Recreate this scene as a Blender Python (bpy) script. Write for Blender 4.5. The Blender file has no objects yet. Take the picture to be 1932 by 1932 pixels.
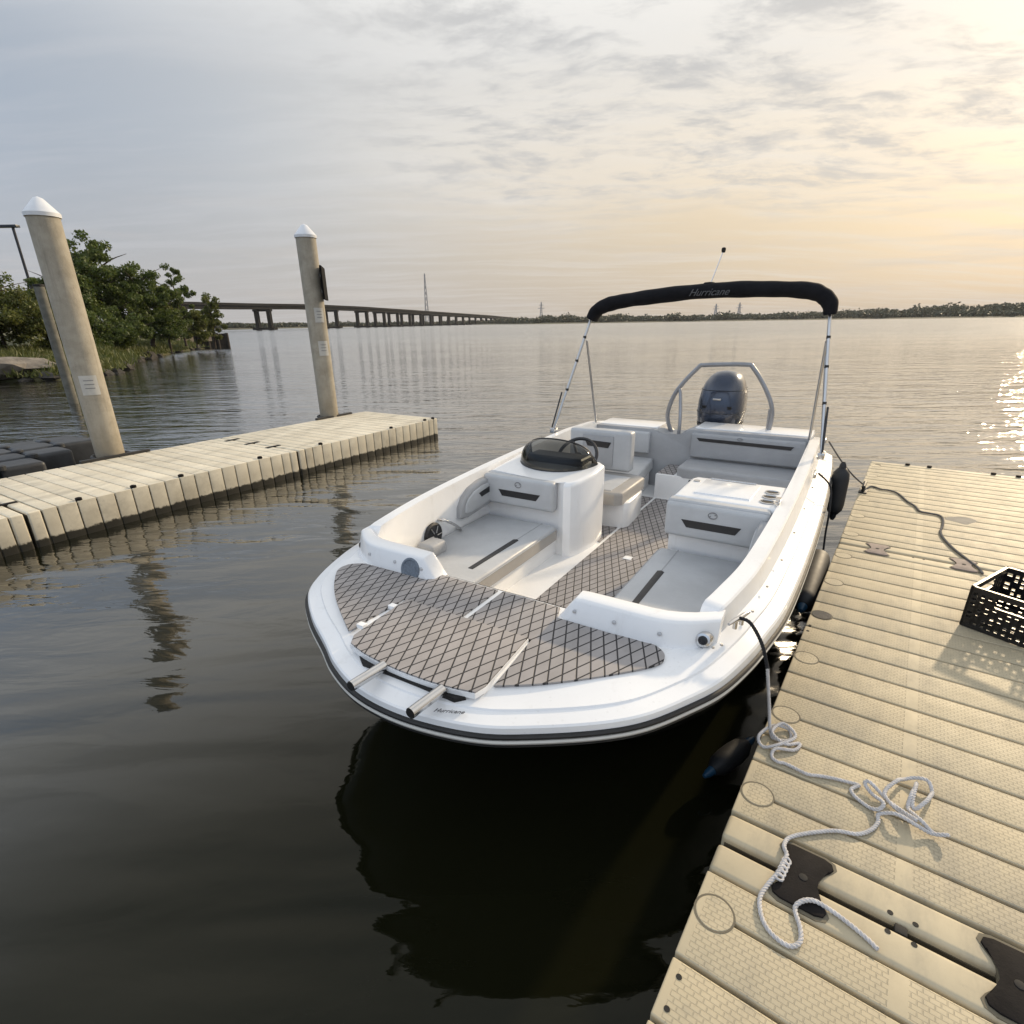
import bpy, bmesh, math, random
import numpy as np
from mathutils import Vector, Matrix
R = math.radians
random.seed(7); rng = np.random.default_rng(7)
scene = bpy.context.scene
COL = scene.collection

# ------------------------------------------------------------------ camera
H = 1.91
cd = bpy.data.cameras.new("camera"); cam = bpy.data.objects.new("camera", cd); COL.objects.link(cam)
cd.sensor_width = 36.0; cd.lens = 1020.0 / 1932.0 * 36.0
cd.shift_y = 34.0 / 1932.0
cd.clip_start = 0.05; cd.clip_end = 20000
cam.matrix_world = Matrix.Translation((0, 0, H)) @ Matrix.Rotation(R(90 - 20.996), 4, 'X') @ Matrix.Rotation(R(-0.9), 4, 'Z')
scene.camera = cam

# ------------------------------------------------------------------ sky and sun
SUN_AZ = R(48.0)      # to the right of the view axis (+Y)
SUN_EL = R(22.0)
sun_dir = Vector((math.sin(SUN_AZ) * math.cos(SUN_EL), math.cos(SUN_AZ) * math.cos(SUN_EL), math.sin(SUN_EL)))
sl = bpy.data.lights.new("sun", 'SUN'); sl.energy = 3.3; sl.angle = R(2.0); sl.color = (1.0, 0.80, 0.54)
so = bpy.data.objects.new("sun", sl); COL.objects.link(so)
so.rotation_euler = (-sun_dir).to_track_quat('-Z', 'Y').to_euler()

world = bpy.data.worlds.new("World"); scene.world = world; world.use_nodes = True
scene.view_settings.view_transform = 'Standard'; scene.view_settings.look = 'None'
scene.view_settings.exposure = 0.22; scene.view_settings.gamma = 1.0
scene.cycles.max_bounces = 8; scene.cycles.glossy_bounces = 4; scene.cycles.transmission_bounces = 6
scene.cycles.use_denoising = True
scene.cycles.caustics_reflective = False; scene.cycles.caustics_refractive = False

class NT:
    """small helper around a node tree"""
    def __init__(s, nt): s.nt = nt
    def n(s, t, **kw):
        nd = s.nt.nodes.new(t)
        for k, v in kw.items():
            if k.startswith('i_'):
                nd.inputs[k[2:].replace('_', ' ')].default_value = v
            else: setattr(nd, k, v)
        return nd
    def l(s, a, b): s.nt.links.new(a, b)
    def val(s, sock, x):
        if isinstance(x, bpy.types.NodeSocket): s.l(x, sock)
        else: sock.default_value = x
    def m(s, op, a, b=None, c=None, clamp=False):
        nd = s.n('ShaderNodeMath', operation=op); nd.use_clamp = clamp
        s.val(nd.inputs[0], a)
        if b is not None: s.val(nd.inputs[1], b)
        if c is not None: s.val(nd.inputs[2], c)
        return nd.outputs[0]
    def vm(s, op, a, b=None):
        nd = s.n('ShaderNodeVectorMath', operation=op); s.val(nd.inputs[0], a)
        if b is not None: s.val(nd.inputs[1], b)
        return nd
    def mix(s, f, a, b, blend='MIX'):
        nd = s.n('ShaderNodeMix', data_type='RGBA', blend_type=blend)
        s.val(nd.inputs[0], f)
        for k, x in ((6, a), (7, b)):
            if isinstance(x, (tuple, list)) and len(x) == 3: x = tuple(x) + (1,)
            s.val(nd.inputs[k], x)
        return nd.outputs[2]
    def noise(s, vec, scale, detail=4, rough=.55, dist=0.0):
        nd = s.n('ShaderNodeTexNoise'); s.l(vec, nd.inputs['Vector'])
        nd.inputs['Scale'].default_value = scale; nd.inputs['Detail'].default_value = detail
        nd.inputs['Roughness'].default_value = rough; nd.inputs['Distortion'].default_value = dist
        return nd.outputs['Fac']
    def ramp(s, f, lo, hi):
        nd = s.n('ShaderNodeMapRange', interpolation_type='SMOOTHSTEP'); s.val(nd.inputs[0], f)
        nd.inputs[1].default_value = lo; nd.inputs[2].default_value = hi
        return nd.outputs[0]
    def mapping(s, vec, loc=(0, 0, 0), rot=(0, 0, 0), scale=(1, 1, 1), vt='POINT'):
        nd = s.n('ShaderNodeMapping', vector_type=vt); s.l(vec, nd.inputs[0])
        nd.inputs[1].default_value = loc; nd.inputs[2].default_value = rot; nd.inputs[3].default_value = scale
        return nd.outputs[0]

def build_world():
    w = NT(world.node_tree); w.nt.nodes.clear()
    out = w.n('ShaderNodeOutputWorld'); bg = w.n('ShaderNodeBackground')
    tc = w.n('ShaderNodeTexCoord'); d = tc.outputs['Generated']
    sky = w.n('ShaderNodeTexSky', sky_type='NISHITA'); sky.sun_disc = False
    sky.sun_elevation = SUN_EL; sky.sun_rotation = SUN_AZ
    sky.air_density = 1.2; sky.dust_density = 4.0; sky.ozone_density = 1.0; sky.altitude = 0
    skyc = w.vm('SCALE', sky.outputs[0]); skyc.inputs['Scale'].default_value = 0.10
    sep = w.n('ShaderNodeSeparateXYZ'); w.l(d, sep.inputs[0])
    z = w.m('MAXIMUM', sep.outputs[2], 0.0)
    dot = w.vm('DOT_PRODUCT', d, tuple(sun_dir)).outputs['Value']
    # thin veil of cirrostratus: cool away from the sun, cream towards it
    f1 = w.ramp(dot, -0.05, 0.92)
    veil = w.mix(f1, (0.315, 0.375, 0.465), (0.66, 0.645, 0.61))
    # clearer, bluer sky on the side away from the sun
    veil = w.mix(w.m('SUBTRACT', 1.0, w.ramp(dot, -0.45, 0.22)), veil, (0.60, 0.75, 0.98))
    # the lit veil is brightest at middle heights and thins out towards the zenith
    veil = w.mix(w.ramp(z, 0.30, 0.56), veil, w.mix(w.ramp(dot, -.4, .5), (0.96, 1.06, 1.20), (1.12, 1.09, 1.03)))
    veil = w.mix(w.ramp(z, 0.66, 0.97), veil, (0.50, 0.56, 0.64))
    f2 = w.m('POWER', w.m('MAXIMUM', dot, 0.0), 22.0)
    veil = w.mix(w.m('MULTIPLY', f2, .5), veil, (0.80, 0.76, 0.67))
    # warm band low over the horizon on the sun's side
    low = w.m('SUBTRACT', 1.0, w.ramp(z, 0.13, 0.40))
    low = w.m('MULTIPLY', low, w.ramp(dot, 0.36, 0.95))
    veil = w.mix(w.m('MULTIPLY', low, 0.9), veil, (0.79, 0.62, 0.395))
    # grey haze right at the horizon
    hz = w.m('SUBTRACT', 1.0, w.ramp(z, 0.0, 0.27))
    veil = w.mix(w.m('MULTIPLY', hz, 0.85), veil, w.mix(f1, (0.435, 0.435, 0.45), (0.46, 0.39, 0.315)))
    base = w.mix(0.90, skyc.outputs[0], veil)
    # cirrus / altocumulus sheet: direction projected on a plane overhead
    zz = w.m('ADD', z, 0.11)
    px = w.m('DIVIDE', sep.outputs[0], zz); py = w.m('DIVIDE', sep.outputs[1], zz)
    cmb = w.n('ShaderNodeCombineXYZ'); w.l(px, cmb.inputs[0]); w.l(py, cmb.inputs[1])
    p = cmb.outputs[0]
    warp = w.n('ShaderNodeTexNoise'); w.l(p, warp.inputs['Vector']); warp.inputs['Scale'].default_value = 1.1
    warp.inputs['Detail'].default_value = 3
    wv = w.vm('SUBTRACT', warp.outputs['Color'], (.5, .5, .5)); ws = w.vm('SCALE', wv.outputs[0]); ws.inputs['Scale'].default_value = 0.34
    pw = w.vm('ADD', p, ws.outputs[0]).outputs[0]
    st = w.mapping(pw, rot=(0, 0, R(62)), scale=(0.42, 3.0, 1))
    s1 = w.noise(st, 1.6, 7, .64)
    st2 = w.mapping(pw, rot=(0, 0, R(40)), scale=(1.0, 1.9, 1))
    s2 = w.noise(st2, 2.7, 8, .66)
    s3 = w.noise(w.mapping(pw, rot=(0, 0, R(-20)), scale=(1.0, 1.7, 1)), 7.5, 5, .62)
    big = w.noise(p, .7, 3, .5)
    zone = w.ramp(w.m('ADD', dot, w.m('MULTIPLY', w.m('SUBTRACT', big, .5), .55)), 0.28, 0.72)
    zone = w.m('MULTIPLY', zone, w.ramp(w.m('ADD', z, w.m('MULTIPLY', w.m('SUBTRACT', big, .5), .12)), 0.12, 0.21))
    c1 = w.m('MULTIPLY', w.ramp(s1, .40, .72), 0.34)
    c2 = w.m('MULTIPLY', w.ramp(w.m('ADD', w.m('MULTIPLY', s2, .72), w.m('MULTIPLY', s3, .28)), .44, .64), w.m('MULTIPLY', zone, 0.72))
    # streaks are whiter, thick ripples in the sheet are greyer because they shade the sun
    base = w.mix(c1, base, w.mix(f1, (0.46, 0.48, 0.525), (0.74, 0.73, 0.71)))
    base = w.mix(w.m('MULTIPLY', zone, .28), base, (0.80, 0.79, 0.77))
    base = w.mix(c2, base, w.mix(f2, (0.44, 0.445, 0.455), (0.58, 0.54, 0.49)))
    # thin dark bars low in the sky
    bars = w.noise(w.mapping(d, scale=(2.2, 2.2, 30)), 1.6, 4, .55)
    fb = w.m('MULTIPLY', w.ramp(bars, .50, .72), w.m('MULTIPLY', w.m('SUBTRACT', 1.0, w.ramp(z, .05, .26)), .35))
    base = w.mix(fb, base, (0.56, 0.52, 0.49))
    w.l(base, bg.inputs[0]); bg.inputs[1].default_value = 1.0
    w.l(bg.outputs[0], out.inputs[0])
build_world()

# ------------------------------------------------------------------ mesh helpers
def link(o, parent=None):
    COL.objects.link(o)
    if parent is not None: o.parent = parent
    return o
def tag(o, label=None, cat=None, group=None, kind=None):
    if label: o['label'] = label
    if cat: o['category'] = cat
    if group: o['group'] = group
    if kind: o['kind'] = kind
    return o
def empty(name, loc=(0, 0, 0), rz=0.0):
    o = bpy.data.objects.new(name, None); o.empty_display_size = .1
    o.location = loc; o.rotation_euler = (0, 0, rz); return link(o)
def mesh_obj(name, verts, faces, mat, parent=None, smooth=False):
    me = bpy.data.meshes.new(name); me.from_pydata([tuple(v) for v in verts], [], [tuple(f) for f in faces])
    me.materials.append(mat); me.update()
    if smooth: me.shade_smooth()
    return link(bpy.data.objects.new(name, me), parent)
def np_quads(name, co, mat, parent=None, n=4):
    """co: (k*n,3) array of separate n-gons"""
    me = bpy.data.meshes.new(name); k = len(co) // n
    me.vertices.add(k * n); me.vertices.foreach_set('co', co.astype(np.float32).ravel())
    me.loops.add(k * n); me.loops.foreach_set('vertex_index', np.arange(k * n, dtype=np.int32))
    me.polygons.add(k); me.polygons.foreach_set('loop_start', np.arange(0, k * n, n, dtype=np.int32))
    me.materials.append(mat); me.update(calc_edges=True); me.validate()
    return link(bpy.data.objects.new(name, me), parent)
def bm_obj(name, bm, mat, parent=None, smooth=False, auto=None):
    bmesh.ops.recalc_face_normals(bm, faces=bm.faces)
    me = bpy.data.meshes.new(name); bm.to_mesh(me); bm.free(); me.materials.append(mat)
    if smooth:
        me.shade_smooth()
        if auto is not None: me.set_sharp_from_angle(angle=R(auto))
    return link(bpy.data.objects.new(name, me), parent)
def bm_box(bm, lo, hi, M=None):
    x0, y0, z0 = lo; x1, y1, z1 = hi
    vs = [bm.verts.new(c if M is None else M @ Vector(c)) for c in
          [(x0, y0, z0), (x1, y0, z0), (x1, y1, z0), (x0, y1, z0), (x0, y0, z1), (x1, y0, z1), (x1, y1, z1), (x0, y1, z1)]]
    for f in [(0, 3, 2, 1), (4, 5, 6, 7), (0, 1, 5, 4), (1, 2, 6, 5), (2, 3, 7, 6), (3, 0, 4, 7)]:
        bm.faces.new([vs[i] for i in f])
def bevel(bm, w, seg=2):
    bmesh.ops.bevel(bm, geom=list(bm.edges), offset=w, segments=seg, profile=.6, affect='EDGES', clamp_overlap=True)
def box(name, lo, hi, mat, parent=None, bev=.006, seg=2):
    bm = bmesh.new(); bm_box(bm, lo, hi)
    if bev: bevel(bm, bev, seg)
    return bm_obj(name, bm, mat, parent, smooth=bool(bev), auto=40)
def prism(name, poly, z0, z1, mat, parent=None, bev=0.0, seg=2, smooth=True):
    """polygon (x,y) extruded in z; z1 may be a function of (x,y)"""
    bm = bmesh.new(); f1 = z1 if callable(z1) else (lambda x, y: z1); f0 = z0 if callable(z0) else (lambda x, y: z0)
    a = [bm.verts.new((x, y, f0(x, y))) for x, y in poly]; b = [bm.verts.new((x, y, f1(x, y))) for x, y in poly]
    bm.faces.new(a[::-1]); top = bm.faces.new(b); n = len(poly)
    for i in range(n): bm.faces.new([a[i], a[(i + 1) % n], b[(i + 1) % n], b[i]])
    if bev:
        bmesh.ops.bevel(bm, geom=list(top.edges), offset=bev, segments=seg, profile=.6, affect='EDGES', clamp_overlap=True)
    bmesh.ops.triangulate(bm, faces=[f for f in bm.faces if len(f.verts) > 4])
    return bm_obj(name, bm, mat, parent, smooth=smooth, auto=35)
def catmull(pts, k=8, closed=False):
    P = [Vector(p) for p in pts]; n = len(P); out = []
    rngi = range(n if closed else n - 1)
    for i in rngi:
        if closed: a, b, c, d = P[(i - 1) % n], P[i], P[(i + 1) % n], P[(i + 2) % n]
        else: a, b, c, d = P[max(i - 1, 0)], P[i], P[i + 1], P[min(i + 2, n - 1)]
        for j in range(k):
            t = j / k; t2 = t * t; t3 = t2 * t
            out.append(.5 * ((2 * b) + (c - a) * t + (2 * a - 5 * b + 4 * c - d) * t2 + (3 * b - a - 3 * c + d) * t3))
    if not closed: out.append(P[-1])
    return out
def bm_tube(bm, pts, r, seg=8, closed=False, cap=True):
    P = [Vector(p) for p in pts]; n = len(P); rings = []
    rad = r if callable(r) else (lambda i: r)
    prev = None
    for i in range(n):
        if closed: t = P[(i + 1) % n] - P[i - 1]
        else: t = P[min(i + 1, n - 1)] - P[max(i - 1, 0)]
        if t.length < 1e-9: t = Vector((0, 0, 1))
        t.normalize()
        if prev is None:
            a = Vector((0, 0, 1)) if abs(t.z) < .9 else Vector((1, 0, 0)); u = t.cross(a).normalized()
        else:
            u = prev - t * prev.dot(t)
            if u.length < 1e-6: u = t.orthogonal()
            u.normalize()
        prev = u; v = t.cross(u)
        rr = rad(i)
        rings.append([bm.verts.new(P[i] + rr * (math.cos(2 * math.pi * k / seg) * u + math.sin(2 * math.pi * k / seg) * v)) for k in range(seg)])
    m = n if closed else n - 1
    for i in range(m):
        A, B = rings[i], rings[(i + 1) % n]
        for k in range(seg): bm.faces.new([A[k], A[(k + 1) % seg], B[(k + 1) % seg], B[k]])
    if cap and not closed: bm.faces.new(rings[0][::-1]); bm.faces.new(rings[-1])
def tube(name, pts, r, mat, parent=None, seg=8, closed=False):
    bm = bmesh.new(); bm_tube(bm, pts, r, seg, closed); return bm_obj(name, bm, mat, parent, smooth=True, auto=50)
def bm_lathe(bm, prof, c=(0, 0, 0), seg=24, M=None):
    rings = []; c = Vector(c)
    for r, z in prof:
        if r < 1e-6: rings.append([bm.verts.new((M @ Vector((0, 0, z)) if M else Vector((0, 0, z))) + c)])
        else: rings.append([bm.verts.new((M @ Vector((r * math.cos(2 * math.pi * k / seg), r * math.sin(2 * math.pi * k / seg), z)) if M else
                    Vector((r * math.cos(2 * math.pi * k / seg), r * math.sin(2 * math.pi * k / seg), z))) + c) for k in range(seg)])
    for A, B in zip(rings, rings[1:]):
        for k in range(seg):
            a = [A[k % len(A)], A[(k + 1) % len(A)]] if len(A) > 1 else [A[0]]
            b = [B[(k + 1) % len(B)], B[k % len(B)]] if len(B) > 1 else [B[0]]
            if len(a) + len(b) > 2: bm.faces.new(a + b)
    if len(rings[0]) > 1: bm.faces.new(rings[0][::-1])
    if len(rings[-1]) > 1: bm.faces.new(rings[-1])
def lathe(name, prof, mat, parent=None, c=(0, 0, 0), seg=24, M=None, auto=40):
    bm = bmesh.new(); bm_lathe(bm, prof, c, seg, M); return bm_obj(name, bm, mat, parent, smooth=True, auto=auto)
def loft(name, rings, mat, parent=None, closed=False, auto=40, cap=False):
    bm = bmesh.new(); V = [[bm.verts.new(p) for p in r] for r in rings]; m = len(rings[0])
    for A, B in zip(V, V[1:]):
        for k in range(m if closed else m - 1): bm.faces.new([A[k], A[(k + 1) % m], B[(k + 1) % m], B[k]])
    if cap: bm.faces.new(V[0][::-1]); bm.faces.new(V[-1])
    bmesh.ops.remove_doubles(bm, verts=bm.verts, dist=1e-5)
    return bm_obj(name, bm, mat, parent, smooth=True, auto=auto)
def text_mesh(name, s, size, mat, parent, M, depth=.0006, shear=.35):
    cu = bpy.data.curves.new('txt', 'FONT'); cu.body = s; cu.size = size; cu.shear = shear; cu.extrude = depth
    cu.align_x = 'CENTER'; cu.align_y = 'CENTER'
    ob = bpy.data.objects.new('txt', cu); COL.objects.link(ob)
    me = bpy.data.meshes.new_from_object(ob.evaluated_get(bpy.context.evaluated_depsgraph_get()))
    bpy.data.objects.remove(ob); bpy.data.curves.remove(cu)
    me.name = name; me.materials.clear(); me.materials.append(mat); me.transform(M)
    return link(bpy.data.objects.new(name, me), parent)
def copy_tree(o, parent=None):
    c = o.copy(); COL.objects.link(c); c.parent = parent
    for ch in o.children: copy_tree(ch, c)
    return c

# ------------------------------------------------------------------ materials
def material(name, col, rough=.5, metal=0.0, var=.12, vscale=6.0, bump=0.0, bscale=60.0, coat=0.0, spec=.5, col2=None, rvar=.15, sss=0):
    m = bpy.data.materials.new(name); m.use_nodes = True; t = NT(m.node_tree); b = t.nt.nodes['Principled BSDF']
    geo = t.n('ShaderNodeNewGeometry'); pos = geo.outputs['Position']
    n1 = t.noise(pos, vscale, 5, .6)
    c2 = col2 if col2 else tuple(c * (1 - var) for c in col)
    c1 = tuple(min(1, c * (1 + var * .5)) for c in col)
    t.l(t.mix(t.ramp(n1, .3, .72), c1, c2), b.inputs['Base Color'])
    n2 = t.noise(pos, vscale * 3.1, 4, .6)
    t.l(t.m('ADD', rough - rvar * .5, t.m('MULTIPLY', n2, rvar), clamp=True), b.inputs['Roughness'])
    b.inputs['Metallic'].default_value = metal; b.inputs['Coat Weight'].default_value = coat
    b.inputs['Coat Roughness'].default_value = .08; b.inputs['Specular IOR Level'].default_value = spec
    if bump:
        bp = t.n('ShaderNodeBump'); bp.inputs['Strength'].default_value = 1.0; bp.inputs['Distance'].default_value = bump
        t.l(t.noise(pos, bscale, 4, .6), bp.inputs['Height']); t.l(bp.outputs[0], b.inputs['Normal'])
    return m
GEL = material('gelcoat_white', (.86, .86, .86), .24, var=.05, vscale=2, coat=.4, rvar=.12)
def gel_wear(m):
    t = NT(m.node_tree); b = t.nt.nodes['Principled BSDF']; geo = t.n('ShaderNodeNewGeometry'); pos = geo.outputs['Position']
    old = b.inputs['Base Color'].links[0].from_socket
    v = t.n('ShaderNodeTexVoronoi'); t.l(pos, v.inputs['Vector']); v.inputs['Scale'].default_value = 34
    spot = t.m('MULTIPLY', t.m('SUBTRACT', 1.0, t.ramp(v.outputs['Distance'], .10, .20)), t.ramp(t.noise(pos, 3.0, 3, .5), .5, .66))
    strk = t.m('MULTIPLY', t.ramp(t.noise(t.mapping(pos, scale=(1, 1, .25)), 9, 6, .7), .56, .74), .22)
    c = t.mix(strk, old, (.52, .50, .46)); c = t.mix(t.m('MULTIPLY', spot, .16), c, (.5, .49, .46))
    t.l(c, b.inputs['Base Color'])
gel_wear(GEL)
GELM = material('moulded_white_liner', (.84, .835, .825), .38, var=.04, vscale=3, bump=.0006, bscale=160)
VIN = material('light_grey_vinyl', (.47, .48, .49), .48, var=.09, vscale=4, bump=.004, bscale=9)
VIN2 = material('mid_grey_vinyl', (.36, .365, .375), .5, var=.09, vscale=4, bump=.004, bscale=9)
VTAN = material('taupe_vinyl_side', (.36, .34, .315), .5, var=.06, vscale=5, bump=.0005, bscale=220)
BLK = material('black_vinyl', (.018, .018, .02), .45, var=.2, vscale=8, bump=.0005, bscale=200)
CANV = material('black_canvas', (.010, .010, .012), .85, var=.3, vscale=12, bump=.004, bscale=14, spec=.2)
RUB = material('black_rubber', (.02, .019, .018), .6, var=.3, vscale=9, bump=.001, bscale=60)
SS = material('stainless_steel', (.62, .61, .60), .18, 1.0, var=.06, rvar=.15)
ALU = material('brushed_aluminium', (.55, .54, .53), .35, 1.0, var=.08)
ARCH = material('grey_coated_tube', (.33, .33, .34), .35, .6, var=.1)
COWL = material('slate_blue_cowling', (.030, .042, .070), .22, .3, var=.1, coat=.6)
COWLD = material('dark_cowling_trim', (.02, .023, .03), .4, .1, var=.1)
ROPE = material('white_braided_rope', (.60, .58, .57), .8, var=.15, vscale=40, bump=.002, bscale=340, spec=.2)
ROPED = material('dark_braided_rope', (.03, .03, .032), .8, var=.2, vscale=40, bump=.002, bscale=340, spec=.2)
ROPEG = material('grey_weathered_rope', (.17, .16, .15), .85, var=.2, vscale=40, bump=.002, bscale=300, spec=.2)
FEND = material('black_fender_vinyl', (.010, .011, .013), .6, var=.3, vscale=7)
BLUE = material('blue_fender_end', (.012, .06, .12), .4, var=.2)
CRATE = material('black_crate_plastic', (.010, .010, .011), .38, var=.3, vscale=14, bump=.0006, bscale=120)
COUP = material('rubber_coupler', (.016, .014, .0135), .8, var=.3, vscale=16, bump=.001, bscale=130, spec=.12)
COUPG = material('dusty_coupler', (.27, .215, .19), .8, var=.25, vscale=16, bump=.001, bscale=130)
DKBROWN = material('groove_dark_brown', (.085, .07, .045), .9, var=.4, vscale=12)  # dark brown float body, seen through the gaps between planks
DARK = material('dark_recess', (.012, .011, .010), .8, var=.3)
PIPEW = material('white_cap_plastic', (.72, .74, .77), .4, var=.06, vscale=4)
SIGNW = material('white_placard', (.50, .49, .46), .5, var=.12, vscale=9)
CAPB = material('dark_brown_pocket', (.035, .024, .010), .25, var=.3, vscale=20)  # dark brown disc for the one open pocket
BLKDOCK = material('dark_grey_float_plastic', (.028, .031, .036), .5, var=.4, vscale=5, bump=.002, bscale=40)
WOODD = material('dark_wet_timber', (.035, .028, .022), .8, var=.4, vscale=3, bump=.01, bscale=12)
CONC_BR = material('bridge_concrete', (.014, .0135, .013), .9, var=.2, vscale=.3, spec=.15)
STEELM = material('mast_steel', (.30, .31, .33), .6, .2, var=.1)
ROCK = material('bank_rock', (.05, .045, .038), .9, var=.5, vscale=2.2, bump=.03, bscale=6)
ROCKP = material('pale_rock', (.20, .175, .145), .9, var=.4, vscale=2.2, bump=.03, bscale=6)
SPKR = material('speaker_grille', (.02, .02, .022), .55, var=.3, vscale=60, bump=.002, bscale=400)
SPKG = material('grey_speaker_grille', (.16, .19, .23), .5, var=.25, vscale=80, bump=.002, bscale=400)
LENS = material('dark_lens', (.01, .01, .012), .1)
INKD = material('dark_lettering', (.03, .03, .035), .4)
SIGNB = material('black_sign_paint', (.005, .005, .005), .8, var=.2, spec=.1)
INKB = material('faded_script_print', (.10, .10, .102), .7)
INKG = material('grey_embroidery', (.22, .22, .225), .7)

def pile_material():
    m = bpy.data.materials.new('weathered_concrete_pile'); m.use_nodes = True; t = NT(m.node_tree); b = t.nt.nodes['Principled BSDF']
    geo = t.n('ShaderNodeNewGeometry'); pos = geo.outputs['Position']
    n1 = t.noise(pos, 5, 6, .65); n2 = t.noise(t.mapping(pos, scale=(9, 9, .6)), 2, 5, .6)
    c = t.mix(t.ramp(n1, .3, .7), (.40, .365, .30), (.295, .265, .21))
    c = t.mix(t.m('MULTIPLY', t.ramp(n2, .5, .75), .5), c, (.20, .175, .14))
    spz = t.n('ShaderNodeSeparateXYZ'); t.l(pos, spz.inputs[0]); zt = t.m('ADD', spz.outputs[2], t.m('MULTIPLY', t.m('SUBTRACT', n2, .5), .9))
    c = t.mix(t.m('MULTIPLY', t.m('SUBTRACT', 1.0, t.ramp(zt, .2, 1.1)), .5), c, (.20, .16, .10))
    n6 = t.noise(pos, 26, 5, .7); c = t.mix(t.m('MULTIPLY', t.ramp(n6, .58, .75), .5), c, (.17, .15, .13))
    t.l(c, b.inputs['Base Color']); b.inputs['Roughness'].default_value = .8
    bp = t.n('ShaderNodeBump'); bp.inputs['Distance'].default_value = .004; t.l(t.noise(pos, 40, 5, .65), bp.inputs['Height']); t.l(bp.outputs[0], b.inputs['Normal'])
    return m
PILE = pile_material()

def dock_material(name, origin, heading, warm):
    """beige moulded polyethylene with a brick tread; s along the dock, t across it"""
    m = bpy.data.materials.new(name); m.use_nodes = True; t = NT(m.node_tree); b = t.nt.nodes['Principled BSDF']
    geo = t.n('ShaderNodeNewGeometry'); pos = geo.outputs['Position']
    st = t.mapping(pos, loc=(origin[0], origin[1], 0), rot=(0, 0, heading), vt='TEXTURE')
    sep = t.n('ShaderNodeSeparateXYZ'); t.l(st, sep.inputs[0]); s, tt, z = sep.outputs
    sw = t.n('ShaderNodeCombineXYZ'); t.l(tt, sw.inputs[0]); t.l(s, sw.inputs[1])
    br = t.n('ShaderNodeTexBrick'); t.l(sw.outputs[0], br.inputs['Vector']); br.offset = .5
    br.inputs['Scale'].default_value = 1.0; br.inputs['Brick Width'].default_value = .0245; br.inputs['Row Height'].default_value = .0141
    br.inputs['Mortar Size'].default_value = .0017; br.inputs['Mortar Smooth'].default_value = .4
    # tread only inside panels: smooth strips every 1.0 m across, smooth rim at the edges
    ta = t.m('ABSOLUTE', t.m('SUBTRACT', t.m('FRACT', t.m('DIVIDE', t.m('ADD', t.m('MULTIPLY', tt, -1.0), 0.011 + .5), 1.0)), .0))
    strip = t.ramp(t.m('ABSOLUTE', t.m('SUBTRACT', ta, 1.0)), .02, .024)
    strip2 = t.ramp(ta, .02, .024)
    sf = t.m('FRACT', t.m('DIVIDE', t.m('ADD', s, 30.48), 3.048))
    sd = t.m('MINIMUM', sf, t.m('SUBTRACT', 1.0, sf))     # distance to a seam in section lengths
    smooth = t.ramp(sd, .0415, .0425)
    edge = t.ramp(t.m('MULTIPLY', tt, -1.0), .022, .026)
    nz = t.n('ShaderNodeSeparateXYZ'); t.l(geo.outputs['True Normal'], nz.inputs[0])
    mask = t.m('MULTIPLY', t.m('MULTIPLY', strip, strip2), t.m('MULTIPLY', t.m('MULTIPLY', smooth, edge), t.ramp(nz.outputs[2], .7, .9)))
    groove = t.m('MULTIPLY', br.outputs['Fac'], mask)
    n1 = t.noise(pos, 2.6, 6, .62); n2 = t.noise(pos, 17, 5, .65); n3 = t.noise(pos, 70, 3, .6)
    c = t.mix(t.ramp(n1, .3, .72), (.68 * warm[0], .625 * warm[1], .50 * warm[2]), (.59 * warm[0], .535 * warm[1], .42 * warm[2]))
    c = t.mix(t.m('MULTIPLY', t.ramp(n2, .55, .78), .35), c, (.30, .27, .21))
    n5 = t.noise(t.mapping(st, scale=(1.2, 3.5, 1)), 1.3, 6, .7)
    c = t.mix(t.m('MULTIPLY', t.ramp(n5, .46, .72), .55), c, (.27, .24, .185))
    c = t.mix(t.m('MULTIPLY', t.ramp(n3, .62, .8), .25), c, (.27, .24, .18))
    oi = t.n('ShaderNodeObjectInfo'); c = t.mix(t.m('MULTIPLY', oi.outputs['Random'], .22), c, (.30, .27, .20))
    c = t.mix(t.m('MULTIPLY', groove, .27), c, (.23, .20, .145))      # grime caught in the tread
    # black-green slime where the float sits in the water
    zz = t.m('ADD', z, t.m('MULTIPLY', t.m('SUBTRACT', n2, .5), .09))
    scum = t.m('MULTIPLY', t.m('SUBTRACT', 1.0, t.ramp(zz, .10, .26)), .22)
    c = t.mix(scum, c, (.20, .16, .09))
    slime = t.m('SUBTRACT', 1.0, t.ramp(zz, .005, .03))
    c = t.mix(slime, c, (.016, .014, .008))
    t.l(c, b.inputs['Base Color'])
    t.l(t.m('ADD', .55, t.m('MULTIPLY', n2, .25)), b.inputs['Roughness'])
    h = t.m('SUBTRACT', t.m('MULTIPLY', n3, .12), groove)
    bp = t.n('ShaderNodeBump'); bp.inputs['Strength'].default_value = 1; bp.inputs['Distance'].default_value = .0014
    t.l(h, bp.inputs['Height']); t.l(bp.outputs[0], b.inputs['Normal'])
    return m

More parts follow.
